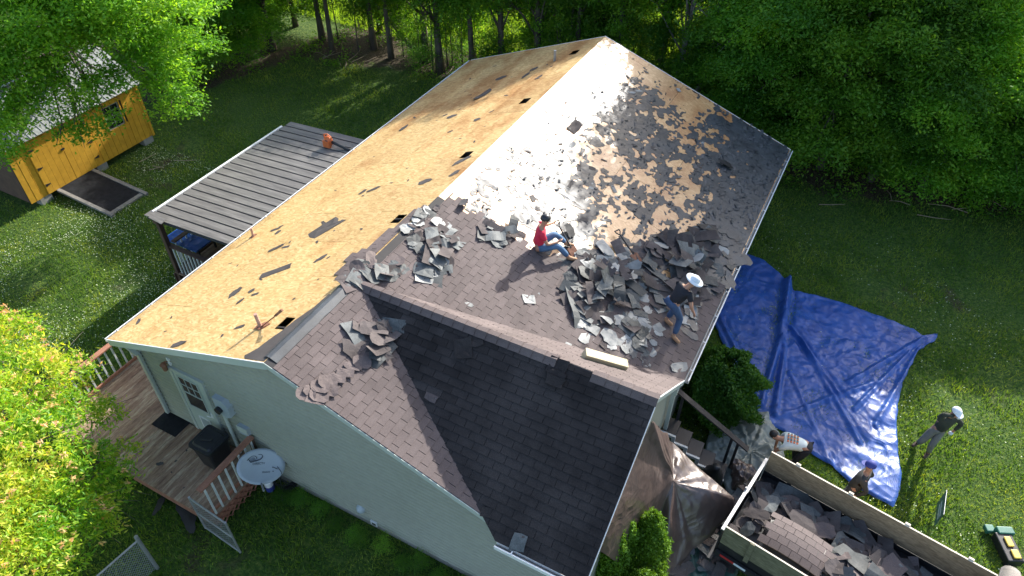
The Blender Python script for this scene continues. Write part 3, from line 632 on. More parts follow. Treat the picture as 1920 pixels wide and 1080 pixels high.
# door, standing proud of the siding
wd = wy-.032
dx0, dx1, dz0, dz1 = -3.57, -2.60, .45, 2.55
dr = MB().box(dx0+.09, dx1-.09, wd-.022, wy-.001, dz0+.03, dz1-.086).build('door', M['door'], house)
mb = MB(); mb.box(dx0, dx0+.085, wd-.035, wy, dz0, dz1); mb.box(dx1-.085, dx1, wd-.035, wy, dz0, dz1); mb.box(dx0+.0855, dx1-.0855, wd-.035, wy, dz1-.085, dz1); mb.build('door_frame', M['trim'], dr)
wx0, wx1, wz0, wz1 = dx0+.22, dx1-.22, 1.42, 2.36
MB().box(wx0, wx1, wd-.03, wd-.024, wz0, wz1).build('pane', M['glass'], dr)
mb = MB()
for (a, b, c, d) in ((wx0-.03, wx0, wz0-.03, wz1+.03), (wx1, wx1+.03, wz0-.03, wz1+.03), (wx0, wx1, wz1, wz1+.03), (wx0, wx1, wz0-.03, wz0), (wx0, wx1, 1.86, 1.89), (wx0+.17, wx0+.18, 1.89, wz1), (wx0+.35, wx0+.36, 1.89, wz1), (wx0, wx1, 2.115, 2.127)):
    mb.box(a, b, wd-.042, wd-.0305, c, d)
mb.build('muntins', M['trim'], dr)
MB().box(wx0+.13, wx0+.40, wd-.03, wd-.0225, .72, 1.06).build('pet_flap', M['dish'], dr)
mb = MB(); mb.box(wx0+.10, wx0+.13, wd-.035, wd-.0225, .69, 1.09); mb.box(wx0+.40, wx0+.43, wd-.035, wd-.0225, .69, 1.09); mb.box(wx0+.13, wx0+.40, wd-.035, wd-.0225, .69, .72); mb.box(wx0+.13, wx0+.40, wd-.035, wd-.0225, 1.06, 1.09); mb.build('pet_door_frame', M['white'], dr)
mb = MB(); mb.box(dx1-.17, dx1-.12, wd-.035, wd-.0225, 1.30, 1.45); mb.tube([(dx1-.14, wd-.04, 1.38), (dx1-.14, wd-.075, 1.38), (dx1-.24, wd-.08, 1.38)], .012); mb.build('door_handle', M['white'], dr)
# coach light
c = Wp(308, 688, wy-.12)
lt = MB(); lt.box(c.x-.02+.08, c.x+.12, wy-.045, wy-.001, c.z+.02, c.z+.24); lo = lt.build('wall_lamp', M['white'], house)
mb = MB(); mb.tube([(c.x+.08, wy-.02, c.z+.12), (c.x+.05, wy-.08, c.z+.16), (c.x, wy-.12, c.z+.12)], .012); mb.tube([(c.x, wy-.12, c.z+.13), (c.x, wy-.12, c.z+.07), (c.x, wy-.12, c.z+.06), (c.x, wy-.12, c.z-.1), (c.x, wy-.12, c.z-.12)], [.02, .075, .06, .045, .02], 8); mb.build('lantern', M['rust'], lo)
# meter box with hexagonal lid and conduit, utility box, cable mess
c = Wp(418, 765, wy-.1); hx = [(c.x-.17, c.z+.30), (c.x+.10, c.z+.30), (c.x+.22, c.z+.15), (c.x+.22, c.z-.15), (c.x+.06, c.z-.27), (c.x-.17, c.z-.12)]
mo = MB().prism([(a, wy-.14, b) for a, b in hx][::-1], (0, .135, 0)).build('meter_box', M['dish'], house)
MB().tube([(c.x-.05, wy-.145, c.z-.02), (c.x-.05, wy-.22, c.z-.02)], .085, 12).build('meter_dial', M['glass'], mo)
MB().tube([(c.x-.08, wy-.09, c.z-.15), (c.x-.06, wy-.09, .46)], .04, 10).build('conduit', M['trim'], mo)
c = Wp(457, 808, wy-.08); ub = MB().box(c.x-.13, c.x+.13, wy-.1, wy-.001, c.z-.12, c.z+.14).build('utility_box', M['dish'], house)
MB().box(c.x-.14, c.x+.14, wy-.115, wy-.1005, c.z-.02, c.z+.15).build('lid', M['trim'], ub)
mb = MB()
for k in range(9):
    c0 = V((-1.45+R.uniform(0, .5), .22, .9 if k < 4 else .35)); mb.tube([c0+V((R.uniform(-.12, .25), R.uniform(-.2, 0), R.uniform(-.3, .1))) for _ in range(7)], .007, 4)
mb.tube([(-1.5, .3, 1.0), (-1.42, .25, .8), (-1.40, .22, .5), (-1.2, .2, .3), (-.8, .25, .2)], .01, 5); mb.build('loose_cable', M['plastic'], house)
# dryer vent hood, small outlet
c = Wp(678, 952); vh = MB().ball((c.x, wy-.0, c.z), (.11, .12, .13), 10, 5, top=.2).build('dryer_vent', M['dish'], house, smooth=True)
c = Wp(703, 979); vb = MB().box(c.x-.08, c.x+.08, wy-.045, wy-.001, c.z-.07, c.z+.07).build('wall_outlet', M['white'], house)
MB().box(c.x-.04, c.x+.05, wy-.052, wy-.0455, c.z-.035, c.z+.03).build('outlet_hole', M['plastic'], vb)

# vent pipes through the left slope and the bent flashing
def pipe(b, t, r_, m, name='vent_pipe', lab=None):
    b = V(b); t = V(t); o = MB().tube([b-V((0, 0, .05)), b, t], r_, 10).build(name, M[m], house, smooth=False, label=lab)
    return o
b1 = LS.px(488, 612); pipe(b1, b1+V((-.03, 0, .30)), .035, 'pinkpipe', lab='upright pinkish vent pipe near the front vent hole')
b2 = LS.px(475, 443); pipe(b2, b2+V((0, 0, .24)), .03, 'pinkpipe', lab='thin upright vent pipe at the left eave')
b3 = LS.px(1040, 114); pipe(b3, b3+V((0, 0, .32)), .04, 'galv', lab='grey vent pipe near the far end')
d = MB(); q0 = b1+V((.03, -.03, .01)); q1 = q0+V((.42, .22, .42)); d.tube([q0, q0.lerp(q1, .7)], .012, 6); d.prism([q0.lerp(q1, .7)+V((-.03, 0, 0)), q0.lerp(q1, .7)+V((.03, 0, 0)), q1+V((.04, 0, .02)), q1+V((-.02, 0, .03))], (0, .03, 0)); hm = d.build('bent_flashing_pipe', M['rust'], None, at=q0)  # tilted bent flashing pipe, built as a thin bar with a head
tag(hm, 'rusty bent flashing pipe propped beside the upright pink vent pipe', 'hand tool')
mb = MB(); s = LS.uv(b1); mb.prism([LS.pt(s[0]+a, s[1]+b, .003) for a, b in ((-.1, -.1), (.09, -.2), (.13, -.05), (.02, .1), (-.08, .08))], LS.N*.012); mb.build('pipe_flashing', M['rust'], house)
mb = MB(); s = LS.uv(b2); mb.prism([LS.pt(s[0]+a, s[1]+b, .003) for a, b in ((-.08, -.06), (.09, -.05), (.08, .06), (-.07, .07))], LS.N*.01); mb.build('pipe_flashing', M['rust'], house)

# ------------------------------------------------------------------ deck with rails
DZ = .44
deck = thing('deck', 'worn brown wooden deck wrapping the front left corner of the house', 'deck', (-4, -.5, 0))
bw = .138; x = -6.5; k = 0
while x < -1.55:
    x2 = min(x+bw, -1.55); yb = .30 if x > -4.62 else None
    segs = [(-1.27, .3)] if yb else [(-1.27, .92), (.925, 3.4), (3.405, 6.5), (6.505, 9.6)]
    for (ya, yc_) in segs:
        h = R.uniform(-.002, .002); MB().box(x+.003, x2-.003, ya, yc_-.004, DZ-.032, DZ+h).build('deck_board', M['deck'], deck)
    x = x2; k += 1
mb = MB(); mb.box(-6.5, -1.55, -1.25, -1.21, .15, DZ-.034); mb.box(-1.6, -1.56, -1.2, .3, .15, DZ-.034); mb.box(-6.5, -6.46, -1.2, 9.6, .15, DZ-.034); mb.build('rim_joist', M['redwood'], deck)
for px_, py_ in ((-6.4, -1.1), (-4.2, -1.1), (-1.75, -1.1), (-6.4, 2), (-6.4, 5), (-6.4, 8)): MB().box(px_, px_+.09, py_, py_+.09, -.05, .15).build('support_post', M['brownpost'], deck)
# lattice skirt under the right-hand rail
lat = MB()
for k in range(9):
    y0 = -1.2+k*.17
    lat.beam((-1.545, y0, .02), (-1.545, min(y0+.38, .3), .40), .012, .03, (1, 0, 0)); lat.beam((-1.535, y0, .40), (-1.535, min(y0+.38, .3), .02), .012, .03, (1, 0, 0))
lat.build('lattice', M['redwood'], deck)
def rail(a, b, label, zt=.92, n=8, posts=(0, 1), capm='redwood', bal='balu', base=DZ, side=1):
    a = V(a); b = V(b); mid = (a+b)/2; t = thing('deck_railing', label, 'railing', (mid.x, mid.y, base))
    z = lambda p, h: V((p.x, p.y, base+h)); d = (b-a).normalized(); nrm = V((-d.y, d.x, 0))*side
    MB().beam(z(a, zt+.02), z(b, zt+.02), .14, .035).build('top_rail', M[capm], t)
    MB().beam(z(a, .1), z(b, .1), .04, .08).build('bottom_rail', M[capm], t)
    for k in range(n):
        p = a.lerp(b, (k+.5)/n)+nrm*.045; MB().beam(z(p, .02), z(p, zt-.01), .035, .035, nrm).build('baluster', M[bal], t)
    for f in posts:
        p = a.lerp(b, f); MB().beam(z(p, .001), z(p, zt), .09, .09, nrm).build('post', M['brownpost'], t)
    return t
rail((-6.42, 1.7, 0), (-6.42, -1.2, 0), 'reddish deck railing left of the house corner, half behind the maple', n=16, posts=(.12, .97), side=-1)
rail((-1.62, -1.2, 0), (-1.62, .28, 0), 'deck railing with white balusters beside the satellite dish', n=8, posts=(.97,), side=-1)
# doormat, bin, felt scraps on deck
def onz(n, x, y, z): return G(x, y, z)
c = G(324, 795, DZ); mt = MB(); mt.box(c.x-.42, c.x+.33, c.y-.24, c.y+.22, DZ+.003, DZ+.018); tag(mt.build('doormat', M['rubber'], at=(c.x, c.y, DZ)), 'black rectangular doormat on the deck near the door', 'doormat')
bc = V((-2.52, -.12, DZ+.004)); t = thing('rubbish_bin', 'black lidded plastic rubbish bin on the deck by the railing', 'bin', bc)
def rbox(mb, c, w0, d0, w1, d1, z0, z1, n=4, rr=.25, mi=0):
    ring = []
    for (w_, d_, z) in ((w0, d0, z0), (w1, d1, z1)):
        for k in range(4*n):
            q = k//n; f = (k % n)/(n-1)*math.pi/2+q*math.pi/2; cx = (1-rr)*w_/2*(1 if q in (0, 3) else -1); cy = (1-rr)*d_/2*(1 if q in (0, 1) else -1)
            ring.append(V((c.x+cx+rr*w_/2*math.cos(f), c.y+cy+rr*d_/2*math.sin(f), c.z+z)))
    m_ = 4*n; mb.add(ring, [(k, (k+1) % m_, m_+(k+1) % m_, m_+k) for k in range(m_)]+[tuple(range(m_))[::-1], tuple(range(m_, 2*m_))], mi)
mb = MB(); rbox(mb, bc, .46, .46, .56, .58, 0, .68); mb.build('bin_body', M['plastic'], t)
mb = MB(); rbox(mb, bc, .64, .64, .62, .62, .685, .73); rbox(mb, bc, .50, .50, .44, .44, .73, .765); mb.build('lid', M['plastic'], t)
mb = MB(); mb.beam(bc+V((-.12, -.10, .775)), bc+V((.12, .0, .78)), .05, .025); mb.build('lid_handle', M['black'], t)
mb = MB(); mb.box(bc.x-.36, bc.x-.27, bc.y-.12, bc.y+.12, bc.z+.5, bc.z+.6); mb.build('side_handle', M['plastic'], t)

# ------------------------------------------------------------------ satellite dish
dc = V((-1.18, -.05, 1.02)); dn = ((CAM-dc).normalized()*.86+V((.55, .25, .35))*.45).normalized()
da = V((.80, .55, .0)); da = (da-dn*da.dot(dn)).normalized(); db = dn.cross(da).normalized()
if db.z < 0: db = -db
t = thing('satellite_dish', 'grey oval satellite dish on a short mast at the deck railing', 'satellite dish', (dc.x, dc.y, 0))
mb = MB(); n = 28; rings = 6; b0 = 0
for s_ in (0, -.012):
    for i in range(rings+1):
        for k in range(n):
            a = 2*math.pi*k/n; r_ = i/rings; mb.v.append(dc+da*(.49*r_*math.cos(a))+db*(.37*r_*math.sin(a))+dn*(.07*r_*r_+s_))
    for i in range(rings):
        for k in range(n):
            k2 = (k+1) % n; q = (b0+i*n+k, b0+(i+1)*n+k, b0+(i+1)*n+k2, b0+i*n+k2); mb.f.append(q if s_ == 0 else q[::-1]); mb.m.append(0)
    b0 = len(mb.v)
for k in range(n):
    k2 = (k+1) % n; o_ = rings*n; mb.f.append((o_+k, b0//2+o_+k, b0//2+o_+k2, o_+k2)); mb.m.append(0)
refl = mb.build('reflector', M['dish'], t, smooth=True)
def text(body, size, origin, ax, ay, m, parent, name='lettering', shear=0, lift=.004):
    cu = bpy.data.curves.new('t', 'FONT'); cu.body = body; cu.size = size; cu.align_x = 'CENTER'; cu.align_y = 'CENTER'; cu.shear = shear; cu.resolution_u = 2; cu.extrude = .0006
    to = bpy.data.objects.new('t', cu); COL.objects.link(to); dg = bpy.context.evaluated_depsgraph_get(); me = bpy.data.meshes.new_from_object(to.evaluated_get(dg)); bpy.data.objects.remove(to)
    az = ax.cross(ay); o = org(parent)
    me.transform(Matrix(((ax.x, ay.x, az.x, origin.x-o.x), (ax.y, ay.y, az.y, origin.y-o.y), (ax.z, ay.z, az.z, origin.z-o.z), (0, 0, 0, 1)))); me.materials.clear(); me.materials.append(m)
    return link(name, me, parent)
tx = da if da.dot(rt) > 0 else -da; ty = dn.cross(tx)
text('DIRECTV', .062, dc+ty*.06-tx*.04+dn*.012, tx, ty, M['ink'], refl); text('SlimLine', .05, dc-ty*.12+tx*.10+dn*.022, tx, ty, M['ink'], refl, shear=.3)
def dp(a, b): return dc+tx*(a-.07)+ty*(b+.165)+dn*.035
lg = MB()       # the swoosh emblem above the lettering
def stroke(pts, w0):
    for i in range(len(pts)-1):
        a, b = V((*pts[i], 0)), V((*pts[i+1], 0)); d_ = (b-a).normalized(); nn = V((-d_.y, d_.x, 0))*w0/2
        q = [a-nn, b-nn, b+nn, a+nn]; p_ = [dp(z.x, z.y) for z in q]; lg.add([z+dn*.001 for z in p_]+[z-dn*.03 for z in p_], [(0, 1, 2, 3), (0, 4, 5, 1), (1, 5, 6, 2), (2, 6, 7, 3), (3, 7, 4, 0)])
arc = [(-.12+.11*math.sin(a), -.06+.12*math.cos(a)*.9+.05*math.sin(a)) for a in np.linspace(-.9, 1.5, 9)]
stroke(arc, .012); stroke([(-.20, .02), (-.13, -.07), (-.02, -.045)], .010); stroke([(-.03, -.05), (.06, -.02), (.11, .03)], .014); stroke([(.02, .08), (.09, .075), (.11, .03)], .010)
for k in range(4): stroke([(-.19+.012*k, .0-.02*k), (-.06+.012*k, .03-.02*k)], .004)
lg.build('emblem', M['ink'], refl)
mb = MB(); mb.tube([(dc.x-.06, dc.y+.12, 0), (dc.x-.06, dc.y+.12, .8), dc-dn*.1], .025, 8); mb.build('mast', M['galv'], t)
mb = MB(); mb.beam(dc-db*.30-dn*.02, dc-db*.5+dn*.3, .03, .03, dn); mb.beam(dc-dn*.08-da*.10, dc-dn*.14+da*.1, .08, .05, dn); mb.build('feed_arm', M['galv'], t)
# bucket-like jar at its foot
jc = G(503, 905, .25); t = thing('water_jug', 'white and blue jug standing below the satellite dish', 'jug', (jc.x, jc.y, 0))
mb = MB(); mb.tube([(jc.x, jc.y, .0), (jc.x, jc.y, .02), (jc.x, jc.y, .18)], [.09, .1, .1], 12); mb.build('base', M['capblue'], t)
mb = MB(); mb.tube([(jc.x, jc.y, .181), (jc.x, jc.y, .30), (jc.x, jc.y, .36), (jc.x, jc.y, .37)], [.098, .095, .05, .04], 12); mb.build('shoulder', M['white'], t)

# ------------------------------------------------------------------ chain link gate and fence
def chain(p0, p1, zb, zt, label, name, mid=False, tilt=V((0, 0, 0)), zp=None, cat='gate'):
    p0 = V(p0); p1 = V(p1); t = thing(name, label, cat, ((p0.x+p1.x)/2, (p0.y+p1.y)/2, 0)); L_ = (p1-p0).length; d = (p1-p0)/L_
    P = lambda u, z: p0+d*u+V((0, 0, z))+tilt*z
    for nm, a, b, r_ in (('frame_post', P(0, zb if zp is None else 0), P(0, (zp or zt)), .026 if zp is None else .038), ('frame_post', P(L_, zb), P(L_, zt), .022), ('top_rail', P(0, zt-.03), P(L_, zt-.03), .02), ('bottom_rail', P(0, zb+.03), P(L_, zb+.03), .02)):
        if nm == 'bottom_rail' and zp: continue
        MB().tube([a, b], r_, 8).build(nm, M['galv'], t)
    if mid: MB().tube([P(0, (zb+zt)/2), P(L_, (zb+zt)/2)], .018, 8).build('middle_rail', M['galv'], t)
    mb = MB(); s = .075; k = -int((zt-zb)/s)-1
    while k*s < L_:
        for sg in (1, -1):
            pts = []
            u0, z0 = (k*s, zb) if sg == 1 else (k*s, zt); u1, z1 = (k*s+(zt-zb), zt) if sg == 1 else (k*s+(zt-zb), zb)
            f0 = max(0, -u0/(u1-u0)); f1 = min(1, (L_-u0)/(u1-u0))
            if f1 > f0: mb.tube([P(u0+(u1-u0)*f0, z0+(z1-z0)*f0)+V((0, 0, 0)), P(u0+(u1-u0)*f1, z0+(z1-z0)*f1)], .0035, 3, cap=False)
        k += 1
    mb.build('chain_link_mesh', M['wire'], t); return t
ga, gb = G(387, 992), G(452, 1038)
chain(ga, gb, .05, 1.22, 'small open chain link gate standing at the deck corner', 'chain_link_gate', True)
fa = V((-2.03, -2.42, 0)); fb = G(60, 1180, 1.2); fb.z = 0
chain(fa, fa+(fb-fa).normalized()*3.2, .03, 1.15, 'chain link fence panel with thick post at bottom left', 'chain_link_fence', False, zp=1.25, cat='fence')
# black plastic sheet on the ground by the deck corner
def jagged(c, r_, n, jit=.35): return [(c[0]+r_*(1+R.uniform(-jit, jit))*math.cos(2*math.pi*k/n), c[1]+r_*(1+R.uniform(-jit, jit))*math.sin(2*math.pi*k/n)) for k in range(n)]

# ------------------------------------------------------------------ draped sheets
def drape(name, label, cat, ctr, bnd, m, rings=44, seg=220, fold=.06, ffreq=1.6, ridges=(), zoff=.0, seed=0, crease=.5, group=None, parent=None, edge=.0, pull=.45):
    ctr = V(ctr); bnd = [V(b) for b in bnd]; n = len(bnd)
    ln = [(bnd[(i+1) % n]-bnd[i]).length for i in range(n)]; tot = sum(ln); vs = []
    def bp(s):
        s *= tot
        for i in range(n):
            if s <= ln[i] or i == n-1: return bnd[i].lerp(bnd[(i+1) % n], min(1, s/ln[i]))
            s -= ln[i]
    B = [bp(k/seg) for k in range(seg)]
    for i in range(rings+1):
        r_ = i/rings
        for k in range(seg):
            p = ctr.lerp(B[k], r_); x_, y_ = p.x*ffreq, p.y*ffreq
            f = (1-abs(noise.noise((x_, y_*1.3, seed)))*2.2)*.5+(1-abs(noise.noise((x_*2.3+3, y_*2.1, seed+4)))*2.2)*.3+(1-abs(noise.noise((x_*5.2+3, y_*4.6, seed+8)))*2.2)*.16*crease*2
            f += .12*noise.noise((x_*11, y_*11, seed))*crease
            a = math.atan2(p.y-ctr.y, p.x-ctr.x); f += pull*max(0, math.sin(a*9+3*noise.noise((a, r_, seed))))*r_*(1-r_)*2
            z = fold*max(0, f+.35)
            for (q0, q1, hgt, wd) in ridges:
                q0 = V(q0); q1 = V(q1); e = q1-q0; tt = max(0, min(1, (V((p.x, p.y))-q0).dot(e)/e.dot(e))); dd = (V((p.x, p.y))-q0-e*tt).length
                dd *= 1+.3*noise.noise((x_*2, y_*2, seed+2)); z += hgt*math.exp(-(dd/wd)**2)-.3*hgt*math.exp(-((dd-2.2*wd)/wd)**2)
            if i == rings: p = p+V((.04*noise.noise((x_*4, y_*4, 1)), .04*noise.noise((x_*4, y_*4, 7)), 0)); z *= .4
            vs.append((p.x, p.y, max(p.z+z+zoff, .012)))
    I = (np.arange(rings)[:, None]*seg+np.arange(seg)[None]); I2 = (np.arange(rings)[:, None]*seg+(np.arange(seg)[None]+1) % seg)
    f = np.stack([I, I+seg, I2+seg, I2], -1).reshape(-1, 4); v_ = np.array(vs); o = V((ctr.x, ctr.y, 0))
    me = npmesh(name, v_-np.array(o), f, m, True); ob = link(name, me, None, o); tag(ob, label, cat, group); return ob
def pts(*q, z=0): return [G(a, b, z) for a, b in q]
def g2(a, b): p = G(a, b); return (p.x, p.y)
drape('tarp', 'big crumpled blue tarp spread on the lawn right of the house', 'tarp', G(1540, 690),
      pts((1385, 470), (1430, 488), (1478, 528), (1488, 545), (1560, 562), (1640, 590), (1715, 618), (1730, 632), (1757, 626), (1752, 640), (1725, 655), (1700, 700), (1686, 735), (1680, 800), (1684, 850), (1690, 890), (1685, 925), (1676, 952), (1640, 935), (1600, 912), (1560, 875), (1520, 850), (1500, 830), (1450, 800), (1390, 770), (1380, 700), (1335, 600), (1340, 560)),
      M['tarpblue'], 60, 300, .060, 1.1, [(g2(1478, 530), g2(1466, 600), .24, .09), (g2(1466, 600), g2(1462, 640), .20, .08), (g2(1462, 640), g2(1425, 760), .17, .06), (g2(1474, 620), g2(1452, 780), .12, .05), (g2(1470, 600), g2(1570, 740), .07, .05), (g2(1500, 640), g2(1610, 830), .05, .05), (g2(1590, 720), g2(1725, 640), .07, .05), (g2(1725, 640), g2(1600, 770), .06, .04), (g2(1725, 650), g2(1640, 800), .05, .05), (g2(1440, 790), g2(1640, 720), .05, .05), (g2(1350, 600), g2(1420, 740), .06, .05), (g2(1480, 700), g2(1560, 880), .05, .04)], seed=3, crease=.7)
drape('tarp', 'crumpled grey green tarp in front of the blue one by the stair rail', 'tarp', G(1405, 850, .15),
      pts((1330, 800), (1400, 775), (1438, 778), (1462, 825), (1470, 860), (1440, 900), (1400, 940), (1380, 960), (1350, 900), (1320, 850)), M['tarpgrey'], 40, 170, .14, 1.5, seed=11, crease=.7, pull=1.0)
bz = lambda x_, y_, z: G(x_, y_, z)
drape('tarp', 'shiny brown tarp draped over a heap beside the house end wall', 'tarp', bz(1262, 905, 1.5),
      [onp(1222, 790, (1, 0, 0), (6.0, 0, 0)), bz(1260, 830, 1.5), bz(1310, 880, 1.2), bz(1377, 935, .95), bz(1372, 960, .75), bz(1335, 1005, .45), bz(1300, 1030, .2), bz(1278, 1070, .03), bz(1235, 1110, .03), bz(1190, 1080, .05), onp(1120, 1030, (1, 0, 0), (5.95, 0, 0)), onp(1140, 980, (1, 0, 0), (5.95, 0, 0)), onp(1165, 920, (1, 0, 0), (5.95, 0, 0)), onp(1188, 865, (1, 0, 0), (5.95, 0, 0)), onp(1208, 820, (1, 0, 0), (5.95, 0, 0))],
      M['tarpbrown'], 40, 190, .06, 1.1, seed=21, crease=.6, pull=1.3, ridges=[((6.0, 4.0), (6.8, 2.6), .10, .1)])
drape('tarp', 'small brown tarp bundle beside the grey green tarp', 'tarp', bz(1393, 905, .4),
      [bz(1368, 870, .2), bz(1385, 862, .2), bz(1415, 885, .1), bz(1420, 915, .05), bz(1395, 940, .05), bz(1370, 920, .05)], M['tarpbrown'], 20, 80, .15, 2.5, seed=31, crease=1.2)
drape('tarp', 'green torn tarp under scattered debris behind the trailer', 'tarp', G(1300, 1010),
      pts((1265, 1000), (1330, 930), (1385, 950), (1400, 1000), (1380, 1080), (1330, 1120), (1240, 1100), (1240, 1050)), M['tarpgreen'], 26, 110, .08, 2.2, seed=41, crease=1.2)

# ------------------------------------------------------------------ stairs with hand rail at the far side of the brown tarp
st = thing('stairs', 'white edged stairs going down from the house end wall', 'stairs', (6.6, 4.9, 0))
for k in range(5):
    zt = 1.12-.2*k; x0 = 5.9+.3*k; MB().box(x0, x0+.3, 4.68, 5.1, zt-.035, zt).build('tread', M['blacksteel'], st)
    MB().box(x0+.27, x0+.30, 4.68, 5.1, max(zt-.2, .02), zt-.037).build('riser', M['blacksteel'], st)
    MB().prism([(x0-.03, 4.62, zt+.015), (x0+.32, 4.62, zt+.015), (x0+.32, 4.62, zt-.19), (x0+.24, 4.62, zt-.19), (x0+.24, 4.62, zt-.06), (x0-.03, 4.62, zt-.06)], (0, .05, 0)).build('stringer', M['balu'], st)
hr = thing('stair_rail', 'long dark handrail board on black posts beside the juniper', 'railing', (6.8, 5.2, 0))
MB().beam((5.93, 5.15, 2.0), (7.68, 5.15, 1.0), .13, .035).build('handrail', M['darkwood'], hr)
for x0, z0 in ((7.3, 1.17), (7.45, 1.1), (6.1, 1.85)): MB().beam((x0, 5.15, .0), (x0, 5.15, z0), .06, .06, (0, 1, 0)).build('post', M['blacksteel'], hr)
MB().box(5.9, 8, 5.22, 5.24, -.04, .02).build('base_plank', M['darkwood'], hr)
# black bin bag beside the stairs
bg_ = V((7.15, 4.55, .02)); mb = MB(); mb.tube([bg_, bg_+V((0, 0, .05)), bg_+V((.02, 0, .3)), bg_+V((.03, .02, .55)), bg_+V((.05, .02, .7)), bg_+V((.05, .0, .8))], [.1, .22, .26, .2, .07, .09], 12)
tag(mb.build('bin_bag', M['plastic'], at=bg_, smooth=True), 'black plastic bag standing at the foot of the stairs', 'bag')
mb = MB(); c = G(1318, 858, .3); mb.ball(c, (.17, .12, .12), 10, 6); tag(mb.build('cloth_bundle', M['tarpblue'], at=(c.x, c.y, .18), smooth=True), 'small blue cloth bundle at the foot of the stairs', 'cloth')

# ------------------------------------------------------------------ patio cover
pc = thing('patio_cover', 'grey ribbed patio roof on brown posts left of the house', 'patio cover', (-6.7, 6.7, 0))
PY0, PY1 = 3.86, 9.56; npn = 19; PX0, PX1 = -8.27, -4.72
pz = lambda x_: 2.40+(x_-PX0)*(.17/3.1)
for k in range(npn):
    y0 = PY0+(PY1-PY0)*k/npn; y1 = PY0+(PY1-PY0)*(k+1)/npn; xo = PX0-R.uniform(0, .02)-(.14 if k == 0 else 0)
    mb = MB(); ya, yb = y0+.045, y1-.002
    for (a, b, h) in ((ya, yb, .0),): mb.box8([(xo, a, pz(xo)-.02), (PX1, a, pz(PX1)-.02), (PX1, b, pz(PX1)-.02), (xo, b, pz(xo)-.02), (xo, a, pz(xo)), (PX1, a, pz(PX1)), (PX1, b, pz(PX1)), (xo, b, pz(xo))])
    mb.build('roof_panel', M['patio'], pc)
mb = MB(); mb.box8([(PX0, PY0, pz(PX0)-.05), (PX1, PY0, pz(PX1)-.05), (PX1, PY1, pz(PX1)-.05), (PX0, PY1, pz(PX0)-.05), (PX0, PY0, pz(PX0)-.025), (PX1, PY0, pz(PX1)-.025), (PX1, PY1, pz(PX1)-.025), (PX0, PY1, pz(PX0)-.025)]); mb.build('panel_backing', M['black'], pc)
MB().box(PX0-.09, PX0-.03, PY0+.25, PY1-.35, pz(PX0)-.08, pz(PX0)+.012).build('edge_gutter', M['white'], pc)
for yy in (PY0+.15, 6.7, PY1-.2): MB().box(-8.16, -8.04, yy-.06, yy+.06, 0, 2.34).build('post', M['brownpost'], pc)
MB().box(-8.18, -8.02, PY0+.05, PY1-.05, 2.2, 2.345).build('header_beam', M['brownpost'], pc)
MB().prism([(-8.1, 3.80, 2.47), (-7.6, 3.76, 2.46), (-7.62, 3.95, 2.475), (-8.05, 4.02, 2.48)], (0, 0, .02)).build('loose_plank', M['patio'], pc)
x = -8.2
while x < -6.55: MB().box(x, x+bw-.004, 3.95, 9.55, DZ-.032, DZ).build('deck_board', M['deck'], deck); x += bw
MB().box(-8.2, -8.16, 3.9, 9.6, .05, DZ-.034).build('rim_joist', M['brownpost'], deck)
rail((-8.15, 4.05, 0), (-6.5, 4.05, 0), 'white and brown railing at the near edge of the patio deck', n=11, posts=(), capm='brownpost', side=-1)
rail((-8.12, 4.2, 0), (-8.12, 6.6, 0), 'railing along the outer side of the patio deck', n=13, posts=(), capm='brownpost', side=1)
tt = thing('patio_table', 'table under a bright blue cover beneath the patio roof', 'table', (-8.2, 4.9, DZ))
MB().box(-8.75, -7.5, 4.35, 5.45, 1.12, 1.16).build('table_top', M['tarpblue'], tt)
for a, b in ((-8.0, 4.45), (-7.6, 4.45), (-8.0, 5.3), (-7.6, 5.3)): MB().box(a, a+.05, b, b+.05, DZ+.002, 1.118).build('leg', M['darkwood'], tt)
# leaf blower on the patio roof
c = G(618, 274, 2.52); c.z = pz(c.x)+.004; t = thing('leaf_blower', 'orange leaf blower with a dark tube on the ribbed patio roof', 'leaf blower', c)
mb = MB(); mb.ball(c+V((0, 0, .17)), (.15, .11, .17), 12, 8); mb.box(c.x-.13, c.x+.10, c.y-.13, c.y-.03, c.z+.01, c.z+.22); mb.build('motor_housing', M['orange'], t, smooth=False)
mb = MB(); mb.tube([c+V((-.14, 0, .22)), c+V((-.14, 0, .36)), c+V((.0, 0, .40)), c+V((.12, 0, .33)), c+V((.10, .02, .2))], .02, 8); mb.build('handle', M['orange'], t)
mb = MB(); mb.ball(c+V((0, -.1, .15)), (.09, .03, .1), 10, 6); mb.build('air_intake', M['plastic'], t, smooth=True)
mb = MB(); mb.tube([c+V((.08, 0, .18)), c+V((.3, .02, .13)), c+V((.62, .03, .06)), c+V((.78, .04, .05))], [.055, .045, .04, .055], 10); mb.build('blower_tube', M['plastic'], t, smooth=True)

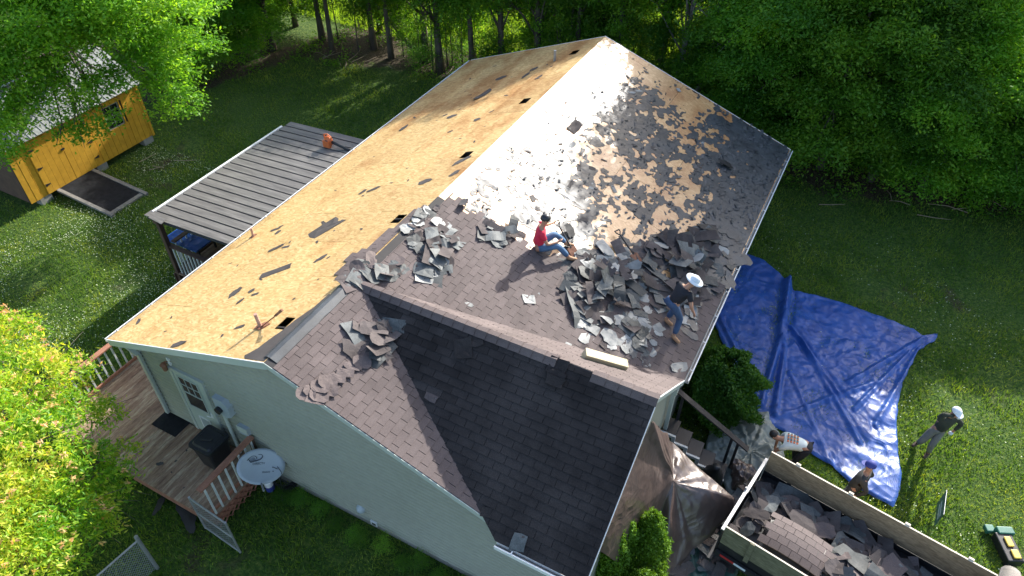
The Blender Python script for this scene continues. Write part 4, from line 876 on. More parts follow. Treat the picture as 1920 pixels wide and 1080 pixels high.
# ------------------------------------------------------------------ yellow shed
sx, sy0, sy1, sb, st_ = -15.05, 4.33, 9.30, .22, 2.28; sxb = -18.1
sh = thing('shed', 'bright yellow wooden shed with a tin roof half under the tree', 'shed', (sx-1.5, 6.8, 0))
y = sy0; dy0, dy1 = 4.95, 7.05
wy0, wy1, wz0_, wz1_ = 7.75, 8.4, 1.12, 1.95
while y < sy1-.01:
    y2 = min(y+.2, sy1)
    zs = [(sb, st_)]
    if y2 > wy0 and y < wy1: zs = [(sb, wz0_), (wz1_, st_)]
    for (a, b) in zs: MB().box(sx-.02, sx+(.004 if int((y-sy0)/.2+.5) % 2 else 0), y+.006, y2-.006, a, b).build('wall_board', M['yellow'], sh)
    y = y2
mb = MB(); mb.box(sx-.06, sx-.024, sy0, dy0-.02, sb, st_); mb.box(sx-.06, sx-.024, dy0-.02, wy0, sb, st_); mb.box(sx-.06, sx-.024, wy1, sy1, sb, st_); mb.build('wall_frame', M['darkwood'], sh)
mb = MB(); ridge = 3.25; xm = (sx+sxb)/2
for yy in (sy0+.02, sy1-.05): mb.prism([(sxb, yy, sb), (sx-.062, yy, sb), (sx-.062, yy, st_), (xm, yy, ridge-.06), (sxb, yy, st_)], (0, .03, 0))
mb.box(sxb, sxb+.03, sy0+.06, sy1-.06, sb, st_); mb.box(sxb+.04, sx-.07, sy0+.06, sy1-.06, sb, sb+.05); mb.build('end_and_back_walls', M['brownpost'], sh)
for (a, b) in ((dy0, (dy0+dy1)/2-.006), ((dy0+dy1)/2+.006, dy1)):
    d_ = MB(); 
    nb = 5
    for k in range(nb): d_.box(sx+.006, sx+.03, a+(b-a)*k/nb+.003, a+(b-a)*(k+1)/nb-.003, sb+.02, 2.1)
    do = d_.build('shed_door', M['yellow'], sh)
    hy = a+.03 if a == dy0 else b-.03; sg = 1 if a == dy0 else -1
    for z in (.55, 1.15, 1.8): MB().prism([(sx+.032, hy, z-.05), (sx+.032, hy+sg*.18, z-.012), (sx+.032, hy+sg*.18, z+.012), (sx+.032, hy, z+.05)], (.008, 0, 0)).build('hinge', M['blacksteel'], do)
MB().box(sx+.032, sx+.05, (dy0+dy1)/2-.07, (dy0+dy1)/2+.05, 1.35, 1.41).build('latch', M['blacksteel'], sh)
wn = MB().box(sx-.045, sx-.035, wy0, wy1, wz0_, wz1_).build('window', M['glass'], sh)
mb = MB(); 
for (a, b, c_, d_) in ((wy0, wy0+.035, wz0_, wz1_), (wy1-.035, wy1, wz0_, wz1_), (wy0+.036, wy1-.036, wz1_-.035, wz1_), (wy0+.036, wy1-.036, wz0_, wz0_+.035), (wy0+.036, wy1-.036, 1.51, 1.55), ((wy0+wy1)/2-.008, (wy0+wy1)/2+.008, 1.551, wz1_-.036), ((wy0+wy1)/2-.008, (wy0+wy1)/2+.008, wz0_+.036, 1.509), (wy0+.036, (wy0+wy1)/2-.009, 1.73, 1.745), ((wy0+wy1)/2+.009, wy1-.036, 1.73, 1.745), (wy0+.036, (wy0+wy1)/2-.009, 1.31, 1.325), ((wy0+wy1)/2+.009, wy1-.036, 1.31, 1.325)): mb.box(sx-.034, sx-.012, a, b, c_, d_)
mb.build('frame', M['galv'], wn)
mb = MB(); mb.box(sx+.006, sx+.022, wy0-.05, wy0-.002, wz0_-.05, wz1_+.05); mb.box(sx+.006, sx+.022, wy1+.002, wy1+.05, wz0_-.05, wz1_+.05); mb.build('window_trim', M['yellow'], sh)
MB().box(sx+.006, sx+.028, sy1-.09, sy1+.01, sb-.02, st_).build('corner_board', M['yellow'], sh)
rr = (ridge-st_)/(xm-sx)
for side in (0, 1):
    for k in range(6):
        y0 = sy0-.12+(sy1-sy0+.24)*k/6; y1 = sy0-.12+(sy1-sy0+.24)*(k+1)/6
        xe, ze = (sx+.14, st_-.09+.02) if side == 0 else (sxb-.14, st_-.07); mb = MB(); nrib = 4
        def q_(y_, f, h): return (xe+(xm-xe)*f, y_, ze+(ridge-ze)*f+h)
        mb.box8([q_(y0+.004, 0, -.01), q_(y1-.004, 0, -.01), q_(y1-.004, 1, -.01), q_(y0+.004, 1, -.01), q_(y0+.004, 0, 0), q_(y1-.004, 0, 0), q_(y1-.004, 1, 0), q_(y0+.004, 1, 0)])
        for j in range(nrib):
            yr = y0+(y1-y0)*(j+.5)/nrib; mb.add([q_(yr-.02, 0, .001), q_(yr+.02, 0, .001), q_(yr+.008, 0, .02), q_(yr-.008, 0, .02), q_(yr-.02, 1, .001), q_(yr+.02, 1, .001), q_(yr+.008, 1, .02), q_(yr-.008, 1, .02)], [(0, 4, 7, 3), (3, 7, 6, 2), (1, 2, 6, 5), (0, 3, 2, 1), (4, 5, 6, 7)])
        mb.build('tin_roof_sheet', M['tin'], sh)
MB().box(xm-.12, xm+.12, sy0-.12, sy1+.12, ridge+.012, ridge+.03).build('ridge_flashing', M['tin'], sh)
for a, b in ((sx-.3, sy1-.5), (sx-.3, sy0+.3), (sx-.3, 6.8), (sxb+.2, sy1-.5), (sxb+.2, sy0+.3)): MB().box(a, a+.3, b, b+.4, -.05, sb-.002).build('foundation_block', M['conc'], sh)
rp = thing('shed_ramp', 'dark rubber topped ramp leading up to the shed doors', 'ramp', (-13.9, 6.0, 0))
MB().prism([(-15.02, 5.35, .22), (-12.75, 5.35, .04), (-12.75, 6.55, .04), (-15.02, 6.55, .22)], (0, 0, .012)).build('mat', M['rubber'], rp)
for yy in (5.22, 6.56): MB().beam((-15.02, yy+.06, .2), (-12.5, yy+.06, .03), .12, .08).build('side_board', M['greywood'], rp)
MB().box(-12.74, -12.58, 5.3, 6.55, 0, .055).build('end_board', M['greywood'], rp)

# ------------------------------------------------------------------ dump trailer
TO = V((8.10, 4.83, 0)); TD = V((.984, -.178, 0)).normalized(); TN = V((-TD.y, TD.x, 0))*-1     # TN points toward the near side
def TP(u, v_, z): return TO+TD*u+TN*v_+V((0, 0, z))
TW, TL = 2.06, 4.35; tr = thing('dump_trailer', 'dump trailer with plywood side boards full of torn off shingles', 'trailer', TP(2, 1, 0))
def tb(u0, u1, v0, v1, z0, z1, name, m, par=tr, lab=None):
    return MB().box8([TP(u0, v0, z0), TP(u1, v0, z0), TP(u1, v1, z0), TP(u0, v1, z0), TP(u0, v0, z1), TP(u1, v0, z1), TP(u1, v1, z1), TP(u0, v1, z1)]).build(name, M[m], par, label=lab)
tb(0, TL, -.02, .0, .98, 1.60, 'side_board', 'ply'); tb(0, TL, -.024, .004, 1.6015, 1.612, 'board_edge', 'plyedge')
tb(0, TL, TW, TW+.02, 1.02, 1.58, 'side_board', 'plygreen'); tb(0, TL, TW-.004, TW+.024, 1.5815, 1.592, 'board_edge', 'plyedge')
for u in (.5, 1.55, 2.6, 3.7):
    tb(u, u+.09, TW+.021, TW+.06, .95, 1.6, 'stake', 'plygreen'); tb(u, u+.09, -.06, -.021, .9, 1.64, 'stake', 'plyedge')
tb(0, TL, -.01, .02, .62, .97, 'steel_side', 'blacksteel'); tb(0, TL, TW-.02, TW+.01, .62, 1.01, 'steel_side', 'blacksteel')
tb(0, TL, .021, TW-.021, .60, .66, 'bed', 'blacksteel'); tb(TL, TL+.04, 0, TW, .62, 1.5, 'head_board', 'ply')
g1 = tb(-.05, -.02, -.02, .98, .62, 1.30, 'gate', 'blacksteel'); tb(-.065, -.005, -.02, .98, 1.301, 1.335, 'gate_cap', 'galv', g1)
g2_ = tb(-.05, -.02, 1.02, TW+.02, .62, 1.42, 'gate', 'blacksteel'); tb(-.065, -.005, 1.02, TW+.02, 1.421, 1.455, 'gate_cap', 'galv', g2_)
MB().tube([TP(-.06, 1.0, .6), TP(-.06, 1.0, 1.5)], .02, 6).build('gate_lock_bar', M['galv'], tr)
tb(-.1, 0, TW-.3, TW+.2, .5, .6, 'bumper', 'blacksteel')
tb(.1, .38, TW+.1005, TW+.112, .74, .79, 'reflector', 'redrefl'); tb(.381, .62, TW+.1005, TW+.112, .74, .79, 'reflector', 'capwhite', lab='white half of the reflector strip'); tb(.0, TL, TW+.04, TW+.10, .66, .8, 'frame_rail', 'blacksteel')
for v_ in (TW+.14, -.32):
    tb(1.3, 3.3, v_+.0, v_+.26, .78, .81, 'mudguard', 'blacksteel')
    for u in (1.8, 2.75):
        wm = MB(); wm.tube([TP(u, v_+.02, .36), TP(u, v_+.22, .36)], .35, 18); wo = wm.build('wheel', M['tyre'], tr); MB().tube([TP(u, v_+.01, .36), TP(u, v_+.235, .36)], .18, 12).build('rim', M['galv'], wo)
# the heap in it: a base mound, then the loose sheets on top
mb = MB(); nu, nv = 40, 20
def heap(u, v_): return .98+.30*math.exp(-((u-1.2)/1.0)**2-((v_-1.35)/.7)**2)+.16*math.exp(-((u-2.9)/.9)**2-((v_-1.2)/.6)**2)+.09*noise.noise((u*2.2, v_*2.2, 5))-.10*math.exp(-(v_/.35)**2)
for i in range(nu+1):
    for j in range(nv+1):
        u = .03+(TL-.06)*i/nu; v_ = .025+(TW-.05)*j/nv; mb.v.append(TP(u, v_, max(.7, heap(u, v_)-.05)))
for i in range(nu):
    for j in range(nv): a = i*(nv+1)+j; mb.f.append((a, a+1, a+nv+2, a+nv+1)); mb.m.append(0)
mb.build('shingle_rubble', M['black'], None, at=TP(2, 1, .66), kind='stuff')
hp = [o for o in bpy.data.objects if o.name.startswith('shingle_rubble')][0]; tag(hp, 'dark rubble of torn shingles filling the trailer bed', 'rubble')
c = G(1855, 1055, 1.3); cv = MB(); ce = TP(TL, .05, 1.0)
cv.tube([ce+V((0, -.1, -.4)), ce+V((.02, 0, .0)), ce+V((.03, .03, .5)), ce+V((.03, .2, .66)), ce+TN*.5+V((0, 0, .62)), ce+TN*1.1+V((0, 0, .6)), ce+TN*1.6+V((0, 0, .55))], [.10, .13, .15, .16, .15, .15, .13], 12)
tag(cv.build('rolled_cover', M['greywood'], at=ce, smooth=True), 'grey rolled cover at the front end of the trailer', 'cover')

# yard sign, tool bag
c = V((11.62, 6.1, 0)); t = thing('yard_sign', 'small blue green yard sign standing in the grass', 'sign', c)
sd = V((.02, 1, 0)).normalized()
sn = V((-sd.y, sd.x, 0)); P_ = lambda a, z, h=0: c+sd*a+V((0, 0, z))+sn*h
so_ = MB().prism([P_(-.32, .12), P_(.32, .12), P_(.32, .60), P_(-.32, .60)], sn*.008).build('sign_board', M['signm'], t)
for z in (.25, .36): MB().prism([P_(-.24, z, .0095), P_(.16, z, .0095), P_(.16, z+.07, .0095), P_(-.24, z+.07, .0095)], sn*.001).build('printed_panel', M['signw'], so_)
MB().prism([P_(-.325, .6005), P_(.325, .6005), P_(.325, .608), P_(-.325, .608)], sn*.008).build('sign_edge', M['white'], so_)
for a in (-.22, .22): MB().tube([P_(a, -.05, -.006), P_(a, .4, -.006)], .005, 6).build('wire_leg', M['galv'], t)
c = V((12.95, 5.95, .02)); ax = V((.42, -.9, 0)).normalized(); ay = V((-ax.y, ax.x, 0)); t = thing('tool_bag', 'black and yellow tool bag with green flap on the lawn edge', 'bag', c)
def ob(a0, a1, b0, b1, z0, z1, name, m, bev=.02):
    a0, a1, b0, b1, z0, z1 = [.82*q for q in (a0, a1, b0, b1, z0, z1)]; return MB().box8([c+ax*a+ay*b+V((0, 0, z)) for z in (z0, z1) for a, b in ((a0, b0), (a1, b0), (a1, b1), (a0, b1))]).build(name, M[m], t, bevel=bev)
ob(-.35, .42, -.2, .2, 0, .26, 'bag_body', 'plastic'); ob(-.22, .05, -.06, .1, .262, .31, 'yellow_panel', 'yelpl'); ob(.12, .36, -.05, .13, .262, .31, 'yellow_panel', 'yelpl'); ob(-.5, -.3, -.12, .28, .1, .3, 'green_flap', 'greenpl'); ob(-.62, -.42, -.3, -.08, .02, .16, 'green_flap', 'greenpl')
mb = MB(); mb.tube([c+ax*.45+ay*.1+V((0, 0, .2)), c+ax*.6+ay*.15+V((0, 0, .35)), c+ax*.4+ay*.2+V((0, 0, .4)), c+ax*.1+ay*.22+V((0, 0, .3))], .018, 6); mb.build('handle', M['galv'], t)

# ------------------------------------------------------------------ foliage
NR = np.random.default_rng(5)
def leafmesh(name, C, size, m, aspect=.45, updir=.55, hang=.0, outdir=None):
    n = len(C); size = np.asarray(size)*np.ones(n)
    nrm = NR.normal(size=(n, 3))*(1-updir); nrm[:, 2] += updir*1.4; nrm /= np.linalg.norm(nrm, axis=1)[:, None]+1e-9
    d = NR.normal(size=(n, 3)); d[:, 2] -= hang
    if outdir is not None: d += outdir*1.2
    d -= nrm*(d*nrm).sum(1)[:, None]; d /= np.linalg.norm(d, axis=1)[:, None]+1e-9
    s = np.cross(nrm, d); L_ = size[:, None]
    v = np.stack([C-d*L_*.5, C+s*L_*aspect*.5-nrm*L_*.06, C+d*L_*.5-nrm*L_*.12, C-s*L_*aspect*.5-nrm*L_*.06], 1).reshape(-1, 3)
    f = np.arange(4*n).reshape(-1, 4); return npmesh(name, v, f, m)
def crownpts(lobes, per, seed=0, clump=26, cs=.28, flat=.45, shell=.55):
    rg = np.random.default_rng(seed); out = []; od = []
    for (c, r_) in lobes:
        r3 = np.array(r_ if hasattr(r_, '__len__') else (r_, r_, r_*.85)); n = max(4, int(per*(r3[0]*r3[1]*r3[2])**(2/3)/clump))
        dd = rg.normal(size=(n, 3)); dd /= np.linalg.norm(dd, axis=1)[:, None]; dd[:, 2] = np.where(dd[:, 2] < -.35, -dd[:, 2], dd[:, 2])
        rad = shell+(1-shell)*rg.random(n)**.7; rad *= 1+.22*rg.normal(size=n)*.6; cc = np.array(c)+dd*rad[:, None]*r3
        k = rg.integers(int(clump*.5), int(clump*1.6), n); idx = np.repeat(np.arange(n), k)
        off = rg.normal(size=(len(idx), 3))*cs; off[:, 2] *= flat; t = rg.random(len(idx))*.5; hd = dd.copy(); hd[:, 2] = -.3
        off += hd[idx]*(t[:, None])*cs*2
        out.append(cc[idx]+off); od.append(dd[idx])
    return np.concatenate(out), np.concatenate(od)
def trunkmesh(name, h, r_, lobes, m, seed=0, lean=(0, 0), base=(0, 0, 0), limbs=9):
    rg = random.Random(seed); mb = MB(); base = V(base); pts_ = []
    for k in range(7):
        f = k/6; pts_.append(base+V((lean[0]*f+.1*math.sin(f*4+seed)*f, lean[1]*f+.08*math.cos(f*5+seed)*f, h*f-.1*(k == 0))))
    mb.tube(pts_, [r_*(1.35 if k == 0 else 1-.75*k/6) for k in range(7)], 8)
    for c, rr_ in lobes[:limbs]:
        f = rg.uniform(.3, .8); i = int(f*6); p = pts_[i].lerp(pts_[i+1], f*6-i); q = V(c); mid = p.lerp(q, .5)+V((rg.uniform(-.2, .2), rg.uniform(-.2, .2), rg.uniform(-.1, .25)))
        mb.tube([p, mid, q], [r_*.38, r_*.22, r_*.06], 5)
        for _ in range(4):
            e = q+V((rg.uniform(-1, 1), rg.uniform(-1, 1), rg.uniform(-.5, .7)))*.7; a = mid.lerp(q, rg.uniform(.2, 1)); mb.tube([a, a.lerp(e, .5)+V((0, 0, .08)), e], [r_*.12, r_*.08, r_*.03], 4)
    me = bpy.data.meshes.new(name); me.from_pydata([tuple(p) for p in mb.v], [], mb.f); me.materials.append(m); me.polygons.foreach_set('use_smooth', [True]*len(me.polygons)); return me
def treekind(seed, h, cr, zlow, m, nl=22, per=2600, ls=.115, tr=.13, bark='bark', cs=.21):
    rg = random.Random(seed); lobes = []
    for k in range(nl):
        z = zlow+(h-zlow)*((k+.5)/nl); f = math.sin(math.pi*min(1, .22+.72*(z-zlow)/(h-zlow)))**.8; a = k*2.4+seed; r_ = cr*f*rg.uniform(.25, .92)
        lobes.append(((r_*math.cos(a), r_*math.sin(a), z), cr*rg.uniform(.20, .42)))
    C_, od = crownpts(lobes, per, seed, cs=cs, clump=30, shell=.5); sz = ls*(.6+.8*NR.random(len(C_)))
    return trunkmesh('trunk', h*.86, tr, lobes, M[bark], seed), leafmesh('crown', C_, sz, M[m], outdir=od), lobes
KIND = {
 'a': treekind(1, 7.2, 2.1, 3.3, 'leafA', per=4200, tr=.17), 'b': treekind(2, 7.4, 2.3, 3.0, 'leafB', per=4200, tr=.16), 'c': treekind(3, 7.0, 1.8, 3.4, 'leafA', per=3800, tr=.13),
 'd': treekind(4, 7.5, 2.6, .8, 'leafA', nl=30, per=4600), 'e': treekind(5, 7.2, 2.5, .7, 'leafB', nl=30, per=4600), 'f': treekind(8, 7.0, 2.5, 1.0, 'leafC', nl=30, per=3900, ls=.13), 'p': treekind(9, 7.2, 2.5, 3.2, 'leafC', nl=20, per=2300, ls=.13, cs=.26), 's': treekind(6, 3.2, 1.0, .9, 'leafB', nl=8, per=2600, tr=.04),
 'u': treekind(7, 1.7, 1.1, .25, 'leafA', nl=9, per=2600, tr=.03, ls=.09)}
def tree(k, x, y, h, label, group=None, name='tree', cat='tree', rot=None, wid=1.0):
    s = h/{'a': 7.2, 'b': 7.4, 'c': 7.0, 'd': 7.5, 'e': 7.2, 'f': 7.0, 'p': 7.2, 's': 3.2, 'u': 1.7}[k]; t = thing(name, label, cat, (x, y, gz(x, y)-.02), group)
    t.rotation_euler.z = R.uniform(0, 6.28) if rot is None else rot; w2 = wid*(.6+.4*s); t.scale = (w2, w2, s)
    link('trunk', KIND[k][0], t); link('crown', KIND[k][1], t); return t
ORD = ['first', 'second', 'third', 'fourth', 'fifth', 'sixth', 'seventh', 'eighth', 'ninth', 'tenth', 'eleventh', 'twelfth', 'thirteenth', 'fourteenth']
grpL = 'trees in the belt behind the back lawn'
for x, y, h, k in [(-16.6, 17.3, 6.6, 'a'), (-15.3, 19.2, 6.4, 'b'), (-14.1, 18.4, 6.3, 'c'), (-12.7, 19.6, 6.3, 'b'), (-11.4, 19.1, 6.8, 'c'), (-9.8, 19.5, 7.1, 'a'), (-8.8, 19.0, 7.3, 'a'), (-7.4, 19.3, 7.6, 'c'), (-6.2, 19.6, 7.5, 'b'),
                   (-4.7, 19.9, 7.5, 'a'), (-3.2, 20.4, 7.8, 'c'), (-1.6, 21.0, 8.3, 'b'), (0.1, 21.2, 8.4, 'c')]:
    nL = globals().get('nL', -1)+1; tree(k, x, y, h, ORD[nL]+' tree from the left in the belt behind the back lawn', grpL)
for x, y, h, k in [(-18.4, 14.6, 6.2, 'd'), (-19.6, 17.2, 6.6, 'e'), (-17.6, 16.2, 5.4, 'e'), (-21.4, 19.5, 7.2, 'f'), (-17.4, 19.8, 6.4, 'd'), (-13.5, 21.2, 6.2, 'f'), (-5.0, 22.4, 7.2, 'd'), (-2.5, 22.8, 7.8, 'f'), (-.6, 23.4, 8.6, 'a'), (2.9, 23.8, 8.6, 'b'), (-19.5, 21.5, 8, 'a'), (-22, 17, 8, 'b')]:
    tree(k, x, y, h, 'taller tree deeper in the wood behind the front row', 'second row of trees in the wood')
grpR = 'dense trees right of the house'
for x, y, h, k in [(1.9, 21.6, 7.6, 'd'), (3.6, 20.8, 8.0, 'e'), (5.2, 19.8, 7.6, 'd'), (6.9, 18.9, 7.6, 'e'), (8.6, 19.0, 6.4, 'd'), (10.2, 19.5, 6.4, 'e'), (11.8, 20.0, 5.0, 'd'), (13.4, 20.2, 4.6, 'e'), (15.0, 20.3, 4.6, 'd'), (16.6, 20.2, 4.6, 'e'), (18.2, 20.6, 5.0, 'd')]:
    nR2 = globals().get('nR2', -1)+1; tree(k, x, y, h, ORD[nR2]+' dense tree from the left along the edge of the right-hand lawn', grpR)
for x, y, h, k in [(4.6, 21.6, 10.2, 'p'), (6.2, 21.2, 10.8, 'p'), (7.8, 21.4, 10.4, 'p'), (9.4, 21.6, 9.6, 'p'), (6.0, 22.8, 9.6, 'p'), (5.6, 23, 8.6, 'e'), (8.6, 23.2, 8.4, 'd'), (11.6, 24, 6.2, 'e'), (14.5, 24.5, 5.6, 'e'), (17.6, 24, 5.6, 'd'), (3.4, 27.5, 9.5, 'f'), (6.8, 26.8, 10, 'f'), (10.4, 27.5, 7.6, 'f'), (14, 28.5, 7.6, 'f'), (12.3, 32, 8.5, 'f'), (16.5, 32, 8.5, 'f'), (8.5, 31.5, 9, 'f'), (20, 32, 8, 'f'), (4.5, 32, 9, 'f'), (16, 27, 6.4, 'f'), (18.5, 28.5, 7.5, 'f'), (20.5, 22, 5.4, 'e'), (21.5, 26, 6.5, 'f')]:  # tall sparse trees (kind p) added to dapple the sun on roof and tarp
    tree(k, x, y, h, 'dense tree in the rows behind the lawn edge', 'trees deeper in the right-hand wood')
for k in range(34):
    x = R.uniform(-15, 1.5); y = float(belt_y(x))+R.uniform(.8, 2.6); t = tree('s', x, y, R.uniform(2.6, 4.6), 'slender young tree among the trunks of the belt', 'saplings in the tree belt', 'sapling', wid=.7)
for k in range(46):
    x = R.uniform(-18, 17); y = float(belt_y(x))+R.uniform(.3, 2.2)+(1.0 if x > 2 else 0)
    if -14.2 < x < -11 and y < 19.5: continue
    tree('u', x, y, R.uniform(.9, 1.9), 'low leafy bush at the foot of the trees', 'undergrowth bushes along the trees', 'bush', 'bush')
# bare grey trunks and fallen limb
for (x, y, h, lx, lab) in ((1.0, 20.2, 7.5, .3, 'bare grey trunk rising behind the roof peak'), (1.7, 20.0, 7.2, 1.6, 'leaning pale forked trunk behind the roof peak')):
    lob = [((lx*.6+R.uniform(-1.5, 1.5), R.uniform(-1.2, 1.2), h*R.uniform(.5, .95)), .3) for _ in range(12)]
    o = link('dead_tree', trunkmesh('dead_tree', h, .13, lob, M['barkpale'], int(x*7), (lx, .2), limbs=12), None, V((x, y, 0))); tag(o, lab, 'tree')
mb = MB(); mb.tube([(-12.6, 19.9, 1.9), (-11.3, 19.6, 1.1), (-9.8, 19.2, .1)], [.05, .09, .11], 7); tag(mb.build('fallen_log', M['bark'], at=(-9.8, 19.2, 0)), 'fallen trunk leaning between the trees behind the lawn', 'log')
# tree over the shed
sp = [(40, 40, 6.2, 1.7), (130, 20, 6.0, 1.6), (220, 40, 5.6, 1.5), (290, 85, 4.8, 1.2), (315, 150, 3.9, 1.05), (330, 195, 3.1, .75), (70, 90, 5.6, 1.2), (15, 150, 4.9, 1.0), (170, 70, 5.3, 1.1), (85, 170, 4.4, .7), (205, 150, 4.3, .7), (110, 130, 4.9, .7), (60, 190, 4.4, .6), (170, 165, 4.4, .5), (30, 225, 4.1, .7), (205, 225, 3.3, .4), (150, 200, 3.7, .5),
      (120, 245, 3.2, .4), (165, 255, 3.0, .4), (-40, 120, 5.4, 1.6), (-30, 230, 4.4, 1.0), (262, 110, 4.6, .75), (5, 290, 3.3, .6), (240, 5, 6.6, 1.6), (330, 20, 5.6, 1.3), (60, -60, 7, 2), (200, -60, 7.2, 2), (360, 90, 4.2, .9)]
lob = [(tuple(G(a, b, z)), (r_, r_, r_*.6)) for a, b, z, r_ in sp]; tb0 = V((-19.8, 9.2, 0))
C_, od = crownpts(lob, 3300, 77, clump=34, cs=.17, flat=.6, shell=.3); t = thing('tree', 'large bright green tree spreading its branches over the yellow shed', 'tree', tb0)
link('crown', leafmesh('crown', C_-np.array(tb0), .115*(.6+.8*NR.random(len(C_))), M['leafB'], outdir=od), t)
link('trunk', trunkmesh('trunk', 7.5, .24, [(V(c)-tb0, r_) for c, r_ in lob], M['bark'], 5, (1.5, .5), limbs=25), t)
# the maple at bottom left
sp = [(-60, 660, 2.8, .9), (40, 640, 2.6, .55), (60, 720, 2.9, .8), (140, 700, 2.2, .45), (130, 790, 2.5, .62), (-40, 800, 3.2, 1.0), (200, 775, 2.0, .32), (60, 860, 3.0, .9), (160, 880, 2.2, .55), (215, 900, 1.7, .38), (-30, 960, 3.0, 1.), (90, 980, 2.5, .7), (160, 960, 1.9, .5), (40, 1070, 2.6, .8), (110, 1060, 1.9, .5), (180, 985, 1.5, .35), (0, 610, 2.4, .4), (-120, 900, 3, 1.2), (-80, 1080, 2.6, 1.), (225, 855, 1.5, .28), (205, 945, 1.3, .3)]
lob = [(tuple(G(a, b, z)), (r_, r_, r_*.8)) for a, b, z, r_ in sp]; tb0 = V((-5.9, -2.6, 0))
C_, od = crownpts(lob, 5600, 99, clump=20, cs=.085, flat=.7, shell=.6); t = thing('maple_tree', 'yellow green maple with pinkish new leaves in the lower left corner', 'tree', tb0)
link('crown', leafmesh('crown', C_-np.array(tb0), .10*(.6+.8*NR.random(len(C_))), M['leafM'], aspect=.30, updir=.4, outdir=od, hang=.3), t)
pk = NR.choice(len(C_), 520, replace=False); pk = pk[(od[pk, 2] > .05)]; cc = np.repeat(C_[pk]+od[pk]*.10, 9, 0); rd_ = NR.normal(size=(len(cc), 3)); rd_[:, 2] = np.abs(rd_[:, 2])*.5; rd_ /= np.linalg.norm(rd_, axis=1)[:, None]
link('new_leaves', leafmesh('new_leaves', cc+rd_*.045-np.array(tb0), .09*(.6+.8*NR.random(len(cc))), M['leafP'], aspect=.3, updir=.5, outdir=rd_*3), t)
link('trunk', trunkmesh('trunk', 2.9, .10, [(V(c)-tb0, r_) for c, r_ in lob], M['bark'], 9, (-.3, .2), limbs=21), t)
# arborvitae and juniper
def conifer(name, c, h, r_, m, n, ls, label, cat, seed, blob=False, group=None):
    rg = np.random.default_rng(seed); c = V(c); zf = rg.random(n)**.8; a = rg.random(n)*6.283
    if blob: rad = r_*(1-np.abs(zf-.42)**2.2*2.0)*(1+.20*np.sin(a*5+zf*9)+.12*np.sin(a*11+zf*17)); 
    else: rad = r_*np.minimum(1, (1-zf)**.62*1.3)*(1+.14*np.sin(a*5+zf*11)+.08*np.sin(a*13+zf*23))
    rr = rad*(.62+.38*rg.random(n)**.5); P = np.stack([rr*np.cos(a), rr*np.sin(a), zf*h], 1); P += rg.normal(size=(n, 3))*.03
    od = np.stack([np.cos(a), np.sin(a), np.ones(n)*1.3], 1)
    t = thing(name, label, cat, c, group); s = ls*(.6+.8*rg.random(n)); link('foliage', leafmesh('foliage', P, s, M[m], aspect=.5, updir=.1, outdir=od), t)
    MB().tube([c, c+V((0, 0, h*.8))], [.05, .02], 6).build('stem', M['bark'], t); return t
conifer('arborvitae', (6.52, 2.02, 0), 2.2, .47, 'arb', 18000, .06, 'tallest bright green arborvitae in front of the brown tarp', 'shrub', 1)
conifer('arborvitae', (6.17, 1.72, 0), 2.15, .30, 'arb', 9000, .06, 'thin bright green arborvitae beside the tallest one', 'shrub', 2)
conifer('arborvitae', (6.06, 1.42, 0), 2.25, .36, 'arb', 11000, .06, 'leftmost bright green arborvitae under the dark roof edge', 'shrub', 3)
conifer('arborvitae', (6.75, 1.15, 0), 1.7, .45, 'arb', 9000, .06, 'bright green arborvitae lowest at the picture edge', 'shrub', 4)
conifer('juniper', (6.72, 6.75, 0), 1.75, .88, 'jun', 34000, .07, 'bushy dark green juniper between the house and the blue tarp', 'shrub', 5, True)
# low plants along the front wall
for k in range(16):
    x = -1.0+6*k/15+R.uniform(-.2, .2); t = tree('u', x, R.uniform(-.0, .22)-.12, R.uniform(.18, .4), 'small weed growing along the foot of the front wall', 'weeds along the front wall', 'weed', 'plant', wid=.35)
# grass blades and clover
def blocked(x, y):
    b = (x > -4.5) & (x < 5.85) & (y > .35) & (y < 14.7)
    b |= (x > -6.5) & (x < -1.55) & (y > -1.25) & (y < 9.6); b |= (x > -8.2) & (x < -6.4) & (y > 3.9) & (y < 9.6)
    b |= (x > -18.1) & (x < -15.05) & (y > 4.3) & (y < 9.3); b |= (x > -15.05) & (x < -12.6) & (y > 5.25) & (y < 6.65)
    b |= (x > 5.8) & (x < 8.5) & (y > 1.2) & (y < 5.6)
    return b
n = 620000; gxx = NR.uniform(-20, 17, n); gyy = NR.uniform(-5, 20.5, n); dist = np.hypot(gxx-CAM.x, gyy-CAM.y); keep = NR.random(n) < np.clip(13/dist, .38, 1)
nz = np.array([noise.noise((a*.8, b*.8, 3)) for a, b in zip(gxx[:0], gyy[:0])]) if False else 0
br = bare(gxx, gyy)+.18*np.sin(gxx*1.7+np.sin(gyy*1.3)*2)*np.cos(gyy*1.9)
keep &= ~blocked(gxx, gyy) & (NR.random(n) > np.clip((br-.12)*3.2, 0, .96)) & (gyy < belt_y(gxx)+1)
gxx = gxx[keep]; gyy = gyy[keep]; n = len(gxx)
gzz = -.03+.0*gxx; hh = NR.uniform(.04, .10, n)*(1+.35*np.sin(gxx*2.1+gyy)*np.sin(gyy*1.7-gxx*.6)); a = NR.random(n)*6.283; wd = NR.uniform(.007, .014, n)
lean = NR.normal(size=(n, 2))*.045
B_ = np.stack([gxx, gyy, gzz], 1); sdv = np.stack([np.cos(a)*wd, np.sin(a)*wd, np.zeros(n)], 1); tipv = np.stack([lean[:, 0], lean[:, 1], hh+.02], 1)
v = np.stack([B_-sdv, B_+sdv, B_+tipv], 1).reshape(-1, 3); o = link('grass', npmesh('grass', v, np.arange(3*n).reshape(-1, 3), M['grassb'])); tag(o, 'short green grass blades covering the whole lawn', 'grass', kind='stuff')
